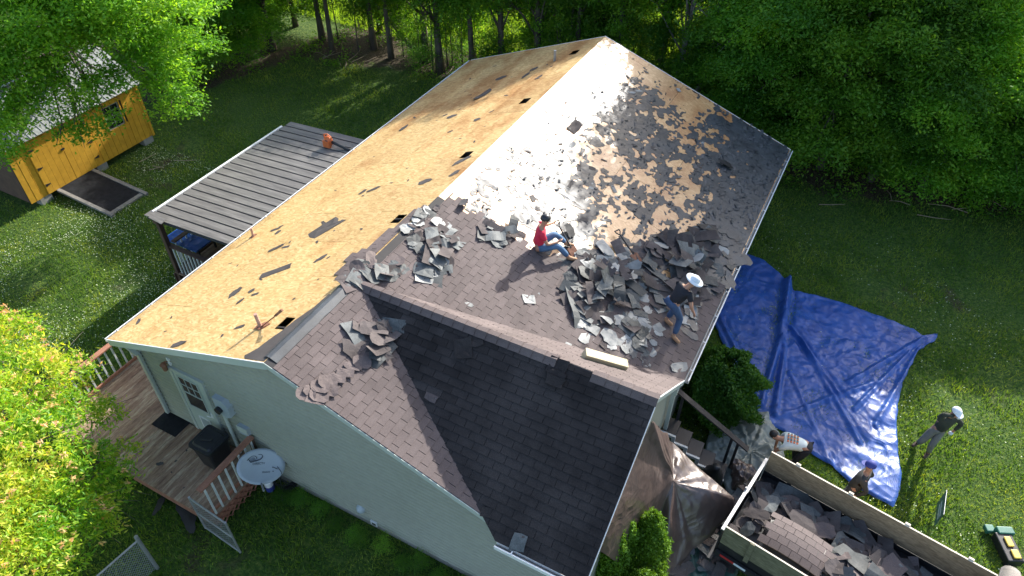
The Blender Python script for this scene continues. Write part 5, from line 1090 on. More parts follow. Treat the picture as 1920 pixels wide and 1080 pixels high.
n = 46000; ux = NR.uniform(-19, 18, n); uy = belt_y(ux)+NR.random(n)**1.2*4.2-.2; cl = np.sin(ux*2.3+np.sin(uy*2))*np.sin(uy*1.7+ux*.7)
keep = (NR.random(n) < np.clip(.35+.8*cl, .04, 1)) & ~((ux > -12.8) & (ux < -10.3) & (uy < 19.8)); ux = ux[keep]; uy = uy[keep]; n = len(ux); C_ = np.stack([ux, uy, NR.random(n)**2*.55*(1+.5*np.sin(ux*3))], 1)
o = link('undergrowth', leafmesh('undergrowth', C_, .10*(.5+NR.random(n)), M['leafA'])); tag(o, 'low green undergrowth on the floor of the wood', 'undergrowth', kind='stuff')
n = 120000; mx_ = NR.uniform(-30, 8, n); my_ = NR.uniform(21, 36, n); a = NR.random(n)*6.283; wd = NR.uniform(.012, .025, n); hh = NR.uniform(.1, .3, n)
B_ = np.stack([mx_, my_, np.full(n, -.03)], 1); sdv = np.stack([np.cos(a)*wd, np.sin(a)*wd, np.zeros(n)], 1); tipv = np.stack([NR.normal(size=n)*.06, NR.normal(size=n)*.06, hh], 1)
o = link('meadow_grass', npmesh('meadow_grass', np.stack([B_-sdv, B_+sdv, B_+tipv], 1).reshape(-1, 3), np.arange(3*n).reshape(-1, 3), M['meadow'])); tag(o, 'sunlit yellow green meadow grass beyond the wood', 'grass', kind='stuff')
n = 20000; cx = np.concatenate([NR.uniform(-16, -5, n), NR.uniform(6, 16, n//9)]); cy = np.concatenate([NR.uniform(-2, 9, n), NR.uniform(3, 16, n//9)])
cl = np.sin(cx*1.3+np.sin(cy*.9))+np.sin(cy*1.6+cx*.5); keep = (NR.random(len(cx)) < np.clip(.45+.45*cl, .03, 1)) & ~blocked(cx, cy); cx = cx[keep]; cy = cy[keep]
C_ = np.stack([cx, cy, np.full(len(cx), .055)], 1); o = link('clover_flowers', leafmesh('clover_flowers', C_, .028*(.5+.8*NR.random(len(C_))), M['clover'], aspect=1, updir=.8)); tag(o, 'tiny white clover flowers dotted through the lawn', 'flowers', kind='stuff')
# sticks and litter at the wood edge and shed corner
sg = 'dry sticks lying at the wood edge'
for k in range(26):
    x = R.uniform(-16, -4) if k < 19 else R.uniform(7, 14); y = float(belt_y(x))+R.uniform(-.8, .8)
    if k < 4: x, y = -13.9+R.uniform(-.5, .6), 8.6+R.uniform(-1, 1)
    a = R.uniform(0, 3.14); l = R.uniform(.4, 1.3); mb = MB(); mb.tube([(x, y, .03), (x+l*.5*math.cos(a), y+l*.5*math.sin(a), .06), (x+l*math.cos(a+.15), y+l*math.sin(a+.15), .03)], [.014, .012, .006], 5)
    tag(mb.build('stick', M['stick'], at=(x, y, 0)), 'dry pale stick lying on the ground by the trees' if k >= 4 else 'dry stick on bare earth beside the shed corner', 'stick', sg if k >= 4 else 'sticks by the shed corner')

# ------------------------------------------------------------------ loose shingles and torn felt
def piece_mesh(kind, seed, top, bot):
    rg = random.Random(seed); mb = MB()
    if kind == 'strip':
        nx_, ny_ = 8, 3; L_, W_ = rg.uniform(.6, .95), .31; k1 = rg.uniform(-.25, .35); k2 = rg.uniform(-.2, .3); cutr = rg.uniform(-.1, .1)
        for s_ in (0, 1):
            for i in range(nx_+1):
                for j in range(ny_+1):
                    x = (i/nx_-.5)*L_+(cutr*(j/ny_-.5) if i in (0, nx_) else 0)+rg.uniform(-.01, .01)*(s_ == 0); y = (j/ny_-.5)*W_; z = k1*x*x+k2*y*y+.02*math.sin(x*9+seed)
                    mb.v.append(V((x, y, z-(.006 if s_ else 0))))
        A = lambda i, j, s_: s_*(nx_+1)*(ny_+1)+i*(ny_+1)+j
        slit = [int(nx_/3), int(2*nx_/3)]
        for i in range(nx_):
            for j in range(ny_):
                if j == 0 and i in slit and seed % 2: continue
                mb.f.append((A(i, j, 0), A(i+1, j, 0), A(i+1, j+1, 0), A(i, j+1, 0))); mb.m.append(0); mb.f.append((A(i, j, 1), A(i, j+1, 1), A(i+1, j+1, 1), A(i+1, j, 1))); mb.m.append(1)
        for i in range(nx_):
            for j in (0, ny_): mb.f.append((A(i, j, 0), A(i+1, j, 0), A(i+1, j, 1), A(i, j, 1))); mb.m.append(0)
        for j in range(ny_):
            for i in (0, nx_): mb.f.append((A(i, j, 0), A(i, j+1, 0), A(i, j+1, 1), A(i, j, 1))); mb.m.append(0)
    else:
        n = rg.choice((8, 8, 12)) if kind == 'chunk' else rg.randint(13, 19); asp = rg.uniform(.45, .9); sz = .26; k1 = rg.uniform(-.1, .35) if kind == 'chunk' else rg.uniform(-.1, .2); ring = []
        for i in range(n):
            a = 2*math.pi*i/n; q = max(abs(math.cos(a)), abs(math.sin(a))) if kind == 'chunk' else 1; r_ = sz/q*(1+rg.uniform(-.13, .08) if kind == 'chunk' else rg.choice((.78, .9, 1.0, 1.1)))
            ring.append((r_*math.cos(a), r_*math.sin(a)*asp))
        for s_ in (0, 1):
            for f in (0, .55, 1):
                for (x, y) in ([(0, 0)] if f == 0 else ring): x *= f; y *= f; mb.v.append(V((x, y, k1*x*x*1.6+(.010 if kind == 'chunk' else .003)*math.sin(x*22+seed)*math.cos(y*17)-(.006 if s_ else 0))))
        m1 = 1+2*n
        for s_ in (0, 1):
            o_ = s_*m1
            for i in range(n):
                j = (i+1) % n; fs = [(o_, o_+1+i, o_+1+j), (o_+1+i, o_+1+n+i, o_+1+n+j, o_+1+j)]
                for f in fs: mb.f.append(f if s_ == 0 else f[::-1]); mb.m.append(s_)
        for i in range(n): j = (i+1) % n; mb.f.append((1+n+i, m1+1+n+i, m1+1+n+j, 1+n+j)); mb.m.append(0)
    me = bpy.data.meshes.new('piece'); me.from_pydata([tuple(p) for p in mb.v], [], mb.f); me.materials.append(M[top]); me.materials.append(M[bot]); me.polygons.foreach_set('material_index', mb.m); me.update(); return me
POOL = {'strip': [piece_mesh('strip', s_, 'top', 'back') for s_ in range(10)], 'chunk': [piece_mesh('chunk', 50+s_, 'top', 'back') for s_ in range(12)],
        'pale': [piece_mesh('chunk' if s_ % 2 else 'jag', 90+s_, 'pale', 'pale') for s_ in range(8)], 'felt': [piece_mesh('jag', 120+s_, 'feltmid', 'feltmid') for s_ in range(10)], 'feltc': [piece_mesh('chunk', 150+s_, 'feltmid', 'feltmid') for s_ in range(6)],
        'black': [piece_mesh('jag', 170+s_, 'black', 'black') for s_ in range(5)], 'cap': [piece_mesh('chunk', 190+s_, 'shingle', 'back') for s_ in range(5)], 'capd': [piece_mesh('chunk', 230+s_, 'shingle_shaded', 'shingle_shaded') for s_ in range(3)], 'grey': [piece_mesh('jag', 210+s_, 'felt', 'felt') for s_ in range(8)]}
def lay(kind, P, N, label, cat, group=None, tilt=.15, flip=False, sc=1., h=.02, spin=None, sx=1., idx=None, name=None):
    N = (V(N)+V((R.gauss(0, tilt), R.gauss(0, tilt), 0))).normalized(); a = R.uniform(0, 6.28) if spin is None else spin
    x_ = V((math.cos(a), math.sin(a), 0)); x_ = (x_-N*x_.dot(N)).normalized(); y_ = N.cross(x_)
    if flip: y_ = -y_; N = -N
    me = R.choice(POOL[kind]) if idx is None else POOL[kind][idx % len(POOL[kind])]
    P = V(P)+V((0, 0, h)); mt_ = Matrix(((x_.x*sc*sx, y_.x*sc, N.x*sc, P.x), (x_.y*sc*sx, y_.y*sc, N.y*sc, P.y), (x_.z*sc*sx, y_.z*sc, N.z*sc, P.z), (0, 0, 0, 1)))
    nm = name or {'pale': 'torn_felt_scrap', 'felt': 'torn_felt_scrap', 'feltc': 'torn_felt_scrap', 'grey': 'torn_felt_scrap', 'black': 'torn_felt_scrap'}.get(kind, 'loose_shingle')
    o = link(nm, me, None, None, mt_); tag(o, label, cat, group); return o
HEAP = {}
def lay_joined(key, kind, *a, **k):
    o = lay(kind, *a, **k); d = HEAP.setdefault(key, [[], [], [], {}]); me = o.data; b = len(d[0]); d[0] += [tuple(o.matrix_basis @ v_.co) for v_ in me.vertices]
    for p in me.polygons:
        d[1].append(tuple(b+i for i in p.vertices)); m_ = me.materials[p.material_index]; d[2].append(d[3].setdefault(m_.name, (len(d[3]), m_))[0])
    bpy.data.objects.remove(o)
def inpoly(x, y, poly):
    c = False
    for i in range(len(poly)):
        (x1, y1), (x2, y2) = poly[i], poly[i-1]
        if (y1 > y) != (y2 > y) and x < (x2-x1)*(y-y1)/(y2-y1)+x1: c = not c
    return c
def pile(n, poly, sl, hmax, label, group, kinds=('strip', 'chunk'), flipp=.5, tilt=.25, sc=(.7, 1.1), pale=.08):
    xs = [p[0] for p in poly]; ys = [p[1] for p in poly]; cx_, cy_ = sum(xs)/len(xs), sum(ys)/len(ys); k = 0
    while k < n:
        x, y = R.uniform(min(xs), max(xs)), R.uniform(min(ys), max(ys))
        if not inpoly(x, y, poly): continue
        e = 1-min(1, math.hypot((x-cx_)/(max(xs)-min(xs))*2, (y-cy_)/(max(ys)-min(ys))*2)); kd = 'pale' if R.random() < pale else R.choice(kinds)
        lay(kd, sl.px(x, y), sl.N, label, 'scrap' if kd == 'pale' else 'shingle', group, tilt*(.4+e), R.random() < flipp, R.uniform(*sc), .02+hmax*e*R.random(), sx=R.uniform(.7, 1.2)); k += 1
pile(26, [(775, 445), (830, 420), (865, 450), (870, 480), (840, 520), (815, 535), (780, 510), (770, 480)], RS, .16, 'loose shingle in the scattered group near the stripped ridge', 'scattered shingles near the main ridge', flipp=.65, tilt=.22, sc=(.55, .9))
pile(13, [(885, 415), (930, 425), (975, 435), (965, 455), (930, 462), (900, 445)], RS, .08, 'loose shingle at the torn edge left of the sitting man', 'shingles left of the sitting man', flipp=.45, sc=(.5, .85))
pile(80, [(1062, 480), (1110, 462), (1190, 480), (1215, 520), (1205, 570), (1170, 610), (1110, 605), (1070, 590), (1058, 540)], RS, .38, 'loose shingle in the heap right of the sitting man', 'heap of torn shingles in the middle of the roof', flipp=.5, tilt=.34, sc=(.6, 1.05), pale=.12)
pile(62, [(1200, 480), (1260, 440), (1330, 430), (1360, 470), (1345, 530), (1300, 570), (1240, 570), (1190, 540)], RS, .36, 'dark loose shingle in the heap beyond the bending worker', 'heap of torn shingles beyond the bending worker', flipp=.35, tilt=.34, sc=(.7, 1.2), pale=.04)
pile(30, [(1180, 590), (1240, 560), (1245, 620), (1210, 690), (1180, 660)], RS, .05, 'torn scrap strewn left of the bending worker', 'scraps strewn left of the bending worker', kinds=('grey', 'chunk'), flipp=.6, tilt=.07, sc=(.4, .75), pale=.3)
pile(18, [(1290, 560), (1340, 540), (1325, 590), (1290, 660), (1275, 650)], RS, .04, 'torn scrap strewn right of the bending worker by the gutter', 'scraps strewn by the right gutter', kinds=('grey',), tilt=.07, sc=(.5, .9), pale=.25)
pile(44, [(1290, 440), (1390, 420), (1400, 480), (1370, 540), (1300, 560), (1270, 500)], RS, .05, 'grey torn felt flake covering the right-hand roof edge', 'felt flakes along the right-hand roof edge', kinds=('grey',), tilt=.07, sc=(.6, 1.1), pale=0)
pile(22, [(668, 640), (700, 605), (745, 590), (760, 620), (740, 665), (700, 680), (665, 670)], RS, .22, 'loose shingle in the small stack at the valley', 'small stack of shingles at the roof valley', flipp=.5, tilt=.22, sc=(.5, .85), pale=.05)
pile(24, [(650, 520), (700, 480), (745, 485), (760, 515), (700, 525), (655, 540)], RS, .08, 'curled shingle heaped where the two ridges meet', 'curled shingles where the two ridges meet', kinds=('cap', 'chunk'), flipp=.25, tilt=.2, sc=(.55, .9), pale=.05)
pile(10, [(745, 440), (790, 395), (835, 378), (800, 410), (760, 455)], RS, .03, 'shingle scrap along the torn ridge line', 'scraps along the torn ridge line', kinds=('chunk', 'pale'), tilt=.1, sc=(.4, .7))
pile(16, [(1060, 590), (1110, 590), (1190, 620), (1180, 660), (1110, 640), (1065, 610)], RS, .03, 'pale torn scrap below the middle heap', 'pale scraps below the middle heap', kinds=('pale', 'chunk'), flipp=.8, tilt=.06, sc=(.5, 1.0), pale=.5)
for (x, y, kd, sc, lab) in ((992, 563, 'pale', .5, 'pale torn felt patch alone on the brown shingles'), (1010, 552, 'pale', .14, 'tiny pale felt scrap beside the pale patch'), (1100, 634, 'pale', .6, 'pale torn scrap just above the long foam block'), (1065, 652, 'pale', .3, 'thin pale scrap left of the long foam block'),
        (1272, 690, 'pale', .65, 'long pale scrap hanging near the gutter corner'), (1222, 662, 'pale', .55, 'white backed scrap in the shadow below the bending worker'), (1205, 640, 'pale', .6, 'pale scrap left of the bending worker'), (1068, 438, 'black', .75, 'black upright torn felt flap right of the sitting man'),
        (870, 386, 'black', .6, 'black curled felt flap at the torn ridge end'), (1360, 312, 'black', .9, 'black crumpled felt lump far up the right slope'), (1325, 432, 'black', 1.0, 'black crumpled felt lump near the right gutter'), (1272, 170, 'pale', .3, 'small pale scrap far up the right slope'),
        (1078, 238, 'chunk', .8, 'square shingle piece lying alone on the glaring sheathing'), (1070, 347, 'feltc', .35, 'small triangular scrap on the glaring sheathing'), (1190, 152, 'grey', .8, 'felt scrap high on the far right slope'), (700, 545, 'pale', .35, 'pale scrap beside the cross ridge'), (795, 525, 'pale', .55, 'pale scrap strip near the cross ridge'), (880, 572, 'pale', .35, 'pale scrap by the middle of the cross ridge')):
    sl = RS; lay(kd, sl.px(x, y), sl.N, lab, 'scrap', None, .35 if kd == 'black' else .05, False, sc, .1 if kd == 'black' else .02, sx=1.3 if 'long' in lab or 'thin' in lab or 'strip' in lab else 1)
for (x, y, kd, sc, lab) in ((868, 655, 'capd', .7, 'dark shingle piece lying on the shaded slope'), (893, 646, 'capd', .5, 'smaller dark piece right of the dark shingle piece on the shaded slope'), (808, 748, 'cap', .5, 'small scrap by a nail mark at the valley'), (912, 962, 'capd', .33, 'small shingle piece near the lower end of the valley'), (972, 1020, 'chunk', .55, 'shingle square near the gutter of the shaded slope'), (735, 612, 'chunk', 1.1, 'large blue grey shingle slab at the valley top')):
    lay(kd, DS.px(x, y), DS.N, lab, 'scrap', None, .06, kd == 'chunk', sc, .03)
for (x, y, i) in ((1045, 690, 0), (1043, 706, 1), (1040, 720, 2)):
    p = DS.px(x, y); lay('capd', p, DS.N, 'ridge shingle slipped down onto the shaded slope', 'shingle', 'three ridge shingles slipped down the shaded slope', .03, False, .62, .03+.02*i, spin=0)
# curled row hanging over the front rake
for i, (x, y) in enumerate(((575, 742), (588, 736), (602, 728), (616, 720), (632, 712), (648, 702), (664, 690), (680, 682), (600, 745), (618, 735), (592, 752))):
    lay('cap', RS.px(x, y), RS.N, 'curled ridge shingle in the row hanging over the front rake', 'shingle', 'curled shingles hanging over the front rake', .06, False, .62, .05, spin=.5)
# nail lines on the bare sheathing
nl_ = MB()
for sl, ln, L0 in ((LS, LLEN, .3), (RS, RLEN, 8.5)):
    for k in range(int((LEN-L0)/.61)):
        u_ = L0+k*.61; v_ = .15
        while v_ < ln-.1:
            if not (sl is LS and v_ < .7 and u_ < 5.7): p_ = sl.pt(u_+R.uniform(-.01, .01), v_, .0045); nl_.add([p_+sl.U*.005, p_+sl.D*.005, p_-sl.U*.005, p_-sl.D*.005], [(0, 1, 2, 3)])
            v_ += .2
nl_.build('nail_heads', M['galv'], house, kind='stuff')
# felt scraps left on the stripped left slope
big = [(610, 427, 1.0, 1.5, 'largest dark felt scrap in the middle of the stripped left slope'), (517, 508, .8, 1.5, 'pointed dark scrap above the upright vent pipe'), (440, 549, .65, 1.1, 'dark felt scrap alone near the left eave'), (472, 545, .3, 1, 'round dark bit beside the scrap near the left eave'), (450, 565, .28, 1.5, 'small dark bit below the scrap near the left eave'),
       (665, 484, .6, 1.3, 'square two tab scrap left of the ridge shingles'), (905, 178, .8, 1.6, 'long dark scrap near the far hole'), (700, 355, .5, 1.4, 'dark scrap left of the twin hole'), (757, 240, .55, 1.5, 'dark scrap near the patio side of the far slope'), (1000, 130, .6, 1.1, 'dark scrap below the grey far pipe'), (985, 142, .5, 1.7, 'long thin scrap near the grey far pipe'),
       (940, 146, .55, 1.4, 'flat dark scrap in the far third of the slope'), (798, 340, .5, 1.4, 'dark scrap below the torn ridge end'), (852, 325, .6, 1.0, 'dark felt scrap touching the twin hole'), (862, 303, .6, 1.5, 'ragged scrap just below the twin hole'), (877, 296, .4, 1, 'small scrap beside the twin hole'), (848, 218, .45, 1.4, 'dark scrap uphill of the patio end'), (895, 224, .4, 1, 'grey scrap uphill at mid slope'),
       (518, 465, .45, 1.8, 'thin long scrap left of the largest one'), (602, 484, .35, 1.8, 'thin pointed scrap right of mid slope'), (517, 430, .35, 1.6, 'narrow dark scrap near the thin eave pipe'), (335, 645, .5, 1.4, 'dark scrap at the front edge of the slope'), (450, 613, .3, 1.5, 'thin scrap below the round bit'), (790, 415, .4, 1.3, 'scrap near the ridge strip at mid slope'), (680, 360, .45, 1.1, 'jagged scrap near mid slope'), (1010, 145, .4, 1.6, 'narrow scrap close to the far ridge')]
for (x, y, sc, ax_, lab) in big: lay('felt' if sc < .7 else 'feltc', LS.px(x, y), LS.N, lab, 'scrap', None, .01, False, sc*1.05, .008, sx=ax_, spin=R.uniform(.4, 1.6))
k = 0
while k < 46:
    u_, v_ = R.uniform(.3, 14.4), R.uniform(.4, 4.9); sc = R.choice((.1, .13, .16, .22, .32)); lay('felt', LS.pt(u_, v_), LS.N, 'tiny dark felt crumb scattered on the stripped left slope', 'scrap', 'felt crumbs on the stripped left slope', .01, False, sc, .004, sx=R.uniform(1, 1.8)); k += 1
k = 0
while k < 60:
    u_, v_ = R.uniform(6, 14.4), R.uniform(.4, 4.5); lay(R.choice(('grey', 'feltc', 'pale')), RS.pt(u_, v_), RS.N, 'small torn scrap scattered over the stripped right slope', 'scrap', 'small scraps on the stripped right slope', .05, R.random() < .5, R.choice((.12, .16, .2, .3, .4)), .012, sx=R.uniform(1, 1.8)); k += 1
# on deck and ground
for (x, y, sc) in ((378, 770, .28), (300, 870, .32), (330, 865, .14), (350, 845, .12), (367, 760, .1), (388, 768, .12), (345, 915, .1), (270, 838, .08), (322, 886, .1), (415, 900, .1)):
    lay('black', G(x, y, DZ), (0, 0, 1), 'black felt scrap lying on the deck boards', 'scrap', 'black scraps on the deck', .02, False, sc, .012)
for (x, y, sc, lab) in ((352, 965, 1.5, 'large black sheet on the ground below the deck corner'), (300, 950, .7, 'black plastic strip on the ground left of the large sheet'), (545, 918, .7, 'dark felt piece on the ground below the satellite dish')):
    lay('black', G(x, y, .03), (0, 0, 1), lab, 'sheet', None, .03, False, sc, .06, sx=1.3)
gpoly = [(1190, 1080), (1300, 1010), (1380, 930), (1410, 960), (1380, 1000), (1350, 1080)]; k = 0
while k < 75:
    x, y = R.uniform(1190, 1410), R.uniform(900, 1080)
    if not inpoly(x, y, gpoly): continue
    lay_joined('g', R.choice(('strip', 'chunk', 'grey', 'chunk')), G(x, y, .05), (0, 0, 1), '', '', '', .2, R.random() < .4, R.uniform(.4, .9), .05+R.random()*.15); k += 1
for k in range(230):
    u = R.uniform(.15, TL-.15); v_ = R.uniform(.2, TW-.2); z = heap(u, v_); kd = R.choice(('strip', 'strip', 'chunk', 'cap', 'chunk')) if R.random() > .04 else 'grey'
    if .45 < u < 1.85 and .95 < v_ < 1.85: continue
    (lay if k > 165 else lambda *a, **q: lay_joined('t', *a, **q))(kd, TP(u, v_, z+(.05 if k > 165 else 0)), (R.uniform(-.3, .3), R.uniform(-.3, .3), 1), 'torn shingle in the load of the trailer', 'shingle', 'torn shingles loaded in the trailer', .2, R.random() < .35, R.uniform(.55, 1.0), R.uniform(-.02, .08))
# the big curved slab of still joined shingles on top of the load
slab = thing('shingle_slab', 'curved slab of joined brown shingles on the trailer load', 'shingle slab', TP(1.15, 1.45, 1.2))
for i in range(6):
    for j in range(5):
        u0_ = .55+.2*i+(.1 if j % 2 else 0); v0_ = 1.0+.15*j; mb = MB(); q = []
        for (a, b) in ((u0_+.004, v0_+.004), (u0_+.196, v0_+.004), (u0_+.196, v0_+.146), (u0_+.004, v0_+.146)): q.append(TP(a, b, 1.37-.13*((a-1.1)/.9)**2-.16*((b-1.35)/.6)**2))
        mb.box8([p+V((0, 0, -.02)) for p in q]+q); mb.build('shingle', M['shingle'], slab)
for key, lab, at_ in (('g', 'dark torn shingles strewn on the ground behind the trailer', V((7, 2.5, 0))), ('t', 'lower layer of torn shingles in the trailer bed', TP(2, 1, .7))):
    d = HEAP[key]; me = bpy.data.meshes.new('shingle_litter'); me.from_pydata([tuple(V(v_)-at_) for v_ in d[0]], [], d[1])
    for i, m_ in sorted(d[3].values(), key=lambda t_: t_[0]): me.materials.append(m_)
    me.polygons.foreach_set('material_index', d[2]); tag(link('shingle_litter', me, None, at_), lab, 'rubble', kind='stuff')
# tools and foam block on the roof
p, q = V((4.02, 3.93, 0)), V((5.02, 4.22, 0)); p = RS.xy(p.x, p.y+.0)+V((0, 0, .14)); q = RS.xy(q.x, q.y)+V((0, 0, .14)); a = FS.px(1094, 672); b = FS.px(1172, 694)
fb_ = MB().beam(a+V((0, 0, .10)), b+V((0, 0, .10)), .20, .19, V((0, 0, 1))).build('foam_block', M['foamtop'], at=a, bevel=.01); tag(fb_, 'long pale yellow foam block lying beside the cross ridge', 'foam block')
def shovel(a, b, label):
    a = V(a); b = V(b); d = (b-a).normalized(); t = thing('shovel', label, 'shovel', a); s_ = d.cross(V((0, 0, 1))).normalized()
    MB().tube([a+d*.08, b-d*.2], .017, 8).build('shaft', M['blacksteel'], t); mb = MB(); mb.tube([a+d*.08, a+s_*.06, a-d*.05+s_*.06], .013, 6); mb.tube([a+d*.08, a-s_*.06, a-d*.05-s_*.06], .013, 6); mb.tube([a-d*.05-s_*.07, a-d*.05+s_*.07], .015, 6); mb.build('grip', M['plastic'], t)
    mb = MB(); mb.beam(b-d*.22, b+d*.05, .2, .012, (0, 0, 1)); mb.build('blade', M['rust'], t)
s1 = RS.px(1044, 437)+V((0, 0, .28)); s2 = RS.px(1079, 482)+V((0, 0, .04)); shovel(s1, s2, 'black roofing shovel held by the sitting man')
shovel(RS.px(1158, 443)+V((0, 0, .12)), RS.px(1197, 493)+V((0, 0, .04)), 'black roofing shovel lying at the edge of the heap')

# ------------------------------------------------------------------ people
def skinmesh(nodes, edges, sub=1, name='body'):
    me = bpy.data.meshes.new(name); me.from_pydata([tuple(n_[0]) for n_ in nodes], edges, []); o = bpy.data.objects.new(name, me); COL.objects.link(o)
    o.modifiers.new('skin', 'SKIN').use_smooth_shade = True
    for k, n_ in enumerate(nodes): o.data.skin_vertices[0].data[k].radius = (n_[1], n_[1] if len(n_) < 3 else n_[2]); o.data.skin_vertices[0].data[k].use_root = (k == 0)
    s_ = o.modifiers.new('sub', 'SUBSURF'); s_.levels = sub; s_.render_levels = sub
    dg = bpy.context.evaluated_depsgraph_get(); out = bpy.data.meshes.new_from_object(o.evaluated_get(dg)); bpy.data.objects.remove(o); out.name = name; return out
def ik(a, c, l1, l2, pole):
    d = c-a; L_ = min(d.length, (l1+l2)*.995); d = d.normalized(); c = a+d*L_; x = (l1*l1-l2*l2+L_*L_)/(2*L_); h = math.sqrt(max(0, l1*l1-x*x)); pole = pole-d*pole.dot(d)
    return a+d*x+pole.normalized()*h, c
def person(label, base, hip, neck, look, side, hands, feet, poleK, poleE, toes, shirt, pants, boot, sleeve='short', hat=None, headoff=None, hatm=None, back=None, glove=False, bulk=1.):
    t = thing('person', label, 'person', base); side = V(side).normalized(); look = V(look).normalized(); spine = (neck-hip); su = spine.normalized(); O_ = V(base)
    fwd = side.cross(su) if side.cross(su).dot(look) > 0 else su.cross(side)
    hb_ = neck+(headoff if headoff else su*.10+look*.02); hm_ = hb_+(V((0, 0, 1))*.6+su*.4+look*.2).normalized()*.10; ht_ = hm_+(hm_-hb_).normalized()*.07
    nodes = [(hip, .095*bulk), (hip.lerp(neck, .35), .095*bulk), (hip.lerp(neck, .72), .118*bulk), (neck-su*.03, .075), (neck.lerp(hb_, .6), .052), (hb_+look*.012, .068), (hm_, .088), (ht_, .070)]
    edges = [(0, 1), (1, 2), (2, 3), (3, 4), (4, 5), (5, 6), (6, 7)]
    sn_ = [(hip-su*.03, .150*bulk), (hip.lerp(neck, .35), .138*bulk), (hip.lerp(neck, .72), .162*bulk), (neck-su*.035, .088)]; se_ = [(0, 1), (1, 2), (2, 3)]
    pn_ = [(hip+su*.10, .118*bulk), (hip, .13*bulk)]; pe_ = [(0, 1)]; boots = []; gl = []
    for sgn, hd, ft, pk, pe2, tv in ((-1, hands[0], feet[0], poleK[0], poleE[0], toes[0]), (1, hands[1], feet[1], poleK[1], poleE[1], toes[1])):
        sh_ = neck-su*.075+side*sgn*.165*bulk; el, wr = ik(sh_, V(hd), .29, .26, V(pe2)); b0 = len(nodes)
        nodes += [(sh_, .062), (sh_.lerp(el, .5), .048), (el, .040), (wr, .027)]; edges += [(2, b0), (b0, b0+1), (b0+1, b0+2), (b0+2, b0+3)]
        hdv = (wr-el).normalized(); pv = hdv.cross(fwd).normalized() if hdv.cross(fwd).length > .1 else side; dn_ = pv.cross(hdv).normalized()
        pm = wr+hdv*.055; nodes.append((pm, .036, .022)); edges.append((b0+3, b0+4))
        for fi, (off, ln_) in enumerate(((-.027, .072), (-.009, .082), (.010, .076), (.028, .060))):
            k0 = len(nodes); f0 = pm+hdv*.035+pv*off; f1 = f0+hdv*ln_*.5-dn_*.012; f2 = f1+hdv*ln_*.42-dn_*.03; nodes += [(f0, .0095), (f1, .009), (f2, .0075)]; edges += [(b0+4, k0), (k0, k0+1), (k0+1, k0+2)]
        k0 = len(nodes); th0 = pm-hdv*.01-pv*.038; nodes += [(th0, .011), (th0+hdv*.04-pv*.02-dn_*.01, .0095)]; edges += [(b0+4, k0), (k0, k0+1)]
        s0 = len(sn_); sn_ += [(sh_, .078), (sh_.lerp(el, .62), .064)]; se_ += [(2, s0), (s0, s0+1)]
        if sleeve == 'long': sn_ += [(el, .056), (wr-hdv*.02, .040)]; se_ += [(s0+1, s0+2), (s0+2, s0+3)]
        if glove: gl.append((pm+hdv*.03, .05))
        hp_ = hip+side*sgn*.088-su*.03; kn, an = ik(hp_, V(ft), .43, .42, V(pk)); b1 = len(nodes)
        tv = V(tv).normalized(); nodes += [(hp_, .09), (hp_.lerp(kn, .5), .075), (kn, .056), (an, .038), (an+tv*.10-V((0, 0, .05)), .036), (an+tv*.16-V((0, 0, .055)), .028)]
        edges += [(0, b1), (b1, b1+1), (b1+1, b1+2), (b1+2, b1+3), (b1+3, b1+4), (b1+4, b1+5)]
        p0 = len(pn_); pn_ += [(hp_, .108), (hp_.lerp(kn, .5), .092), (kn, .074), (an.lerp(kn, .12), .062)]; pe_ += [(1, p0), (p0, p0+1), (p0+1, p0+2), (p0+2, p0+3)]
        boots.append([(an+(kn-an).normalized()*.06, .052), (an-tv*.02, .054), (an+tv*.09-V((0, 0, .04)), .048), (an+tv*.18-V((0, 0, .05)), .036)])
    def put(name, nn, ee, m, par=t, sub=1):
        me = skinmesh([(n_[0]-O_,)+tuple(n_[1:]) for n_ in nn], ee, sub, name); me.materials.clear(); me.materials.append(m); return link(name, me, par)
    body = put('body', nodes, edges, M['skin']); put('shirt' if sleeve == 'short' else 'long_sleeved_shirt', sn_, se_, M[shirt]); put('trousers', pn_, pe_, M[pants])
    for b in boots: put('boot', b, [(0, 1), (1, 2), (2, 3)], M[boot])
    up_ = (ht_-hb_).normalized(); lk = (look-up_*look.dot(up_)).normalized(); sd_ = lk.cross(up_).normalized(); R3 = Matrix((( lk.x, sd_.x, up_.x), (lk.y, sd_.y, up_.y), (lk.z, sd_.z, up_.z)))
    MB().ball(hm_+up_*.018-lk*.012, (.098, .088, .098), 14, 7, bot=1.75, R3=R3).build('hair', M['hair'], body, smooth=True)
    mb = MB(); mb.ball(hm_+lk*.088-up_*.005, (.018, .013, .022), 8, 5, R3=R3); mb.build('nose', M['skin'], body, smooth=True)
    for s2 in (-1, 1):
        MB().ball(hm_+lk*.080+sd_*s2*.032+up_*.018, .011, 8, 5).build('eye', M['plastic'], body, smooth=True); MB().ball(hm_+sd_*s2*.088-lk*.005, (.018, .01, .028), 8, 5, R3=R3).build('ear', M['skin'], body, smooth=True)
    MB().ball(hm_+lk*.078-up_*.045, (.01, .026, .007), 8, 4, R3=R3).build('mouth', M['rust'], body, smooth=True)
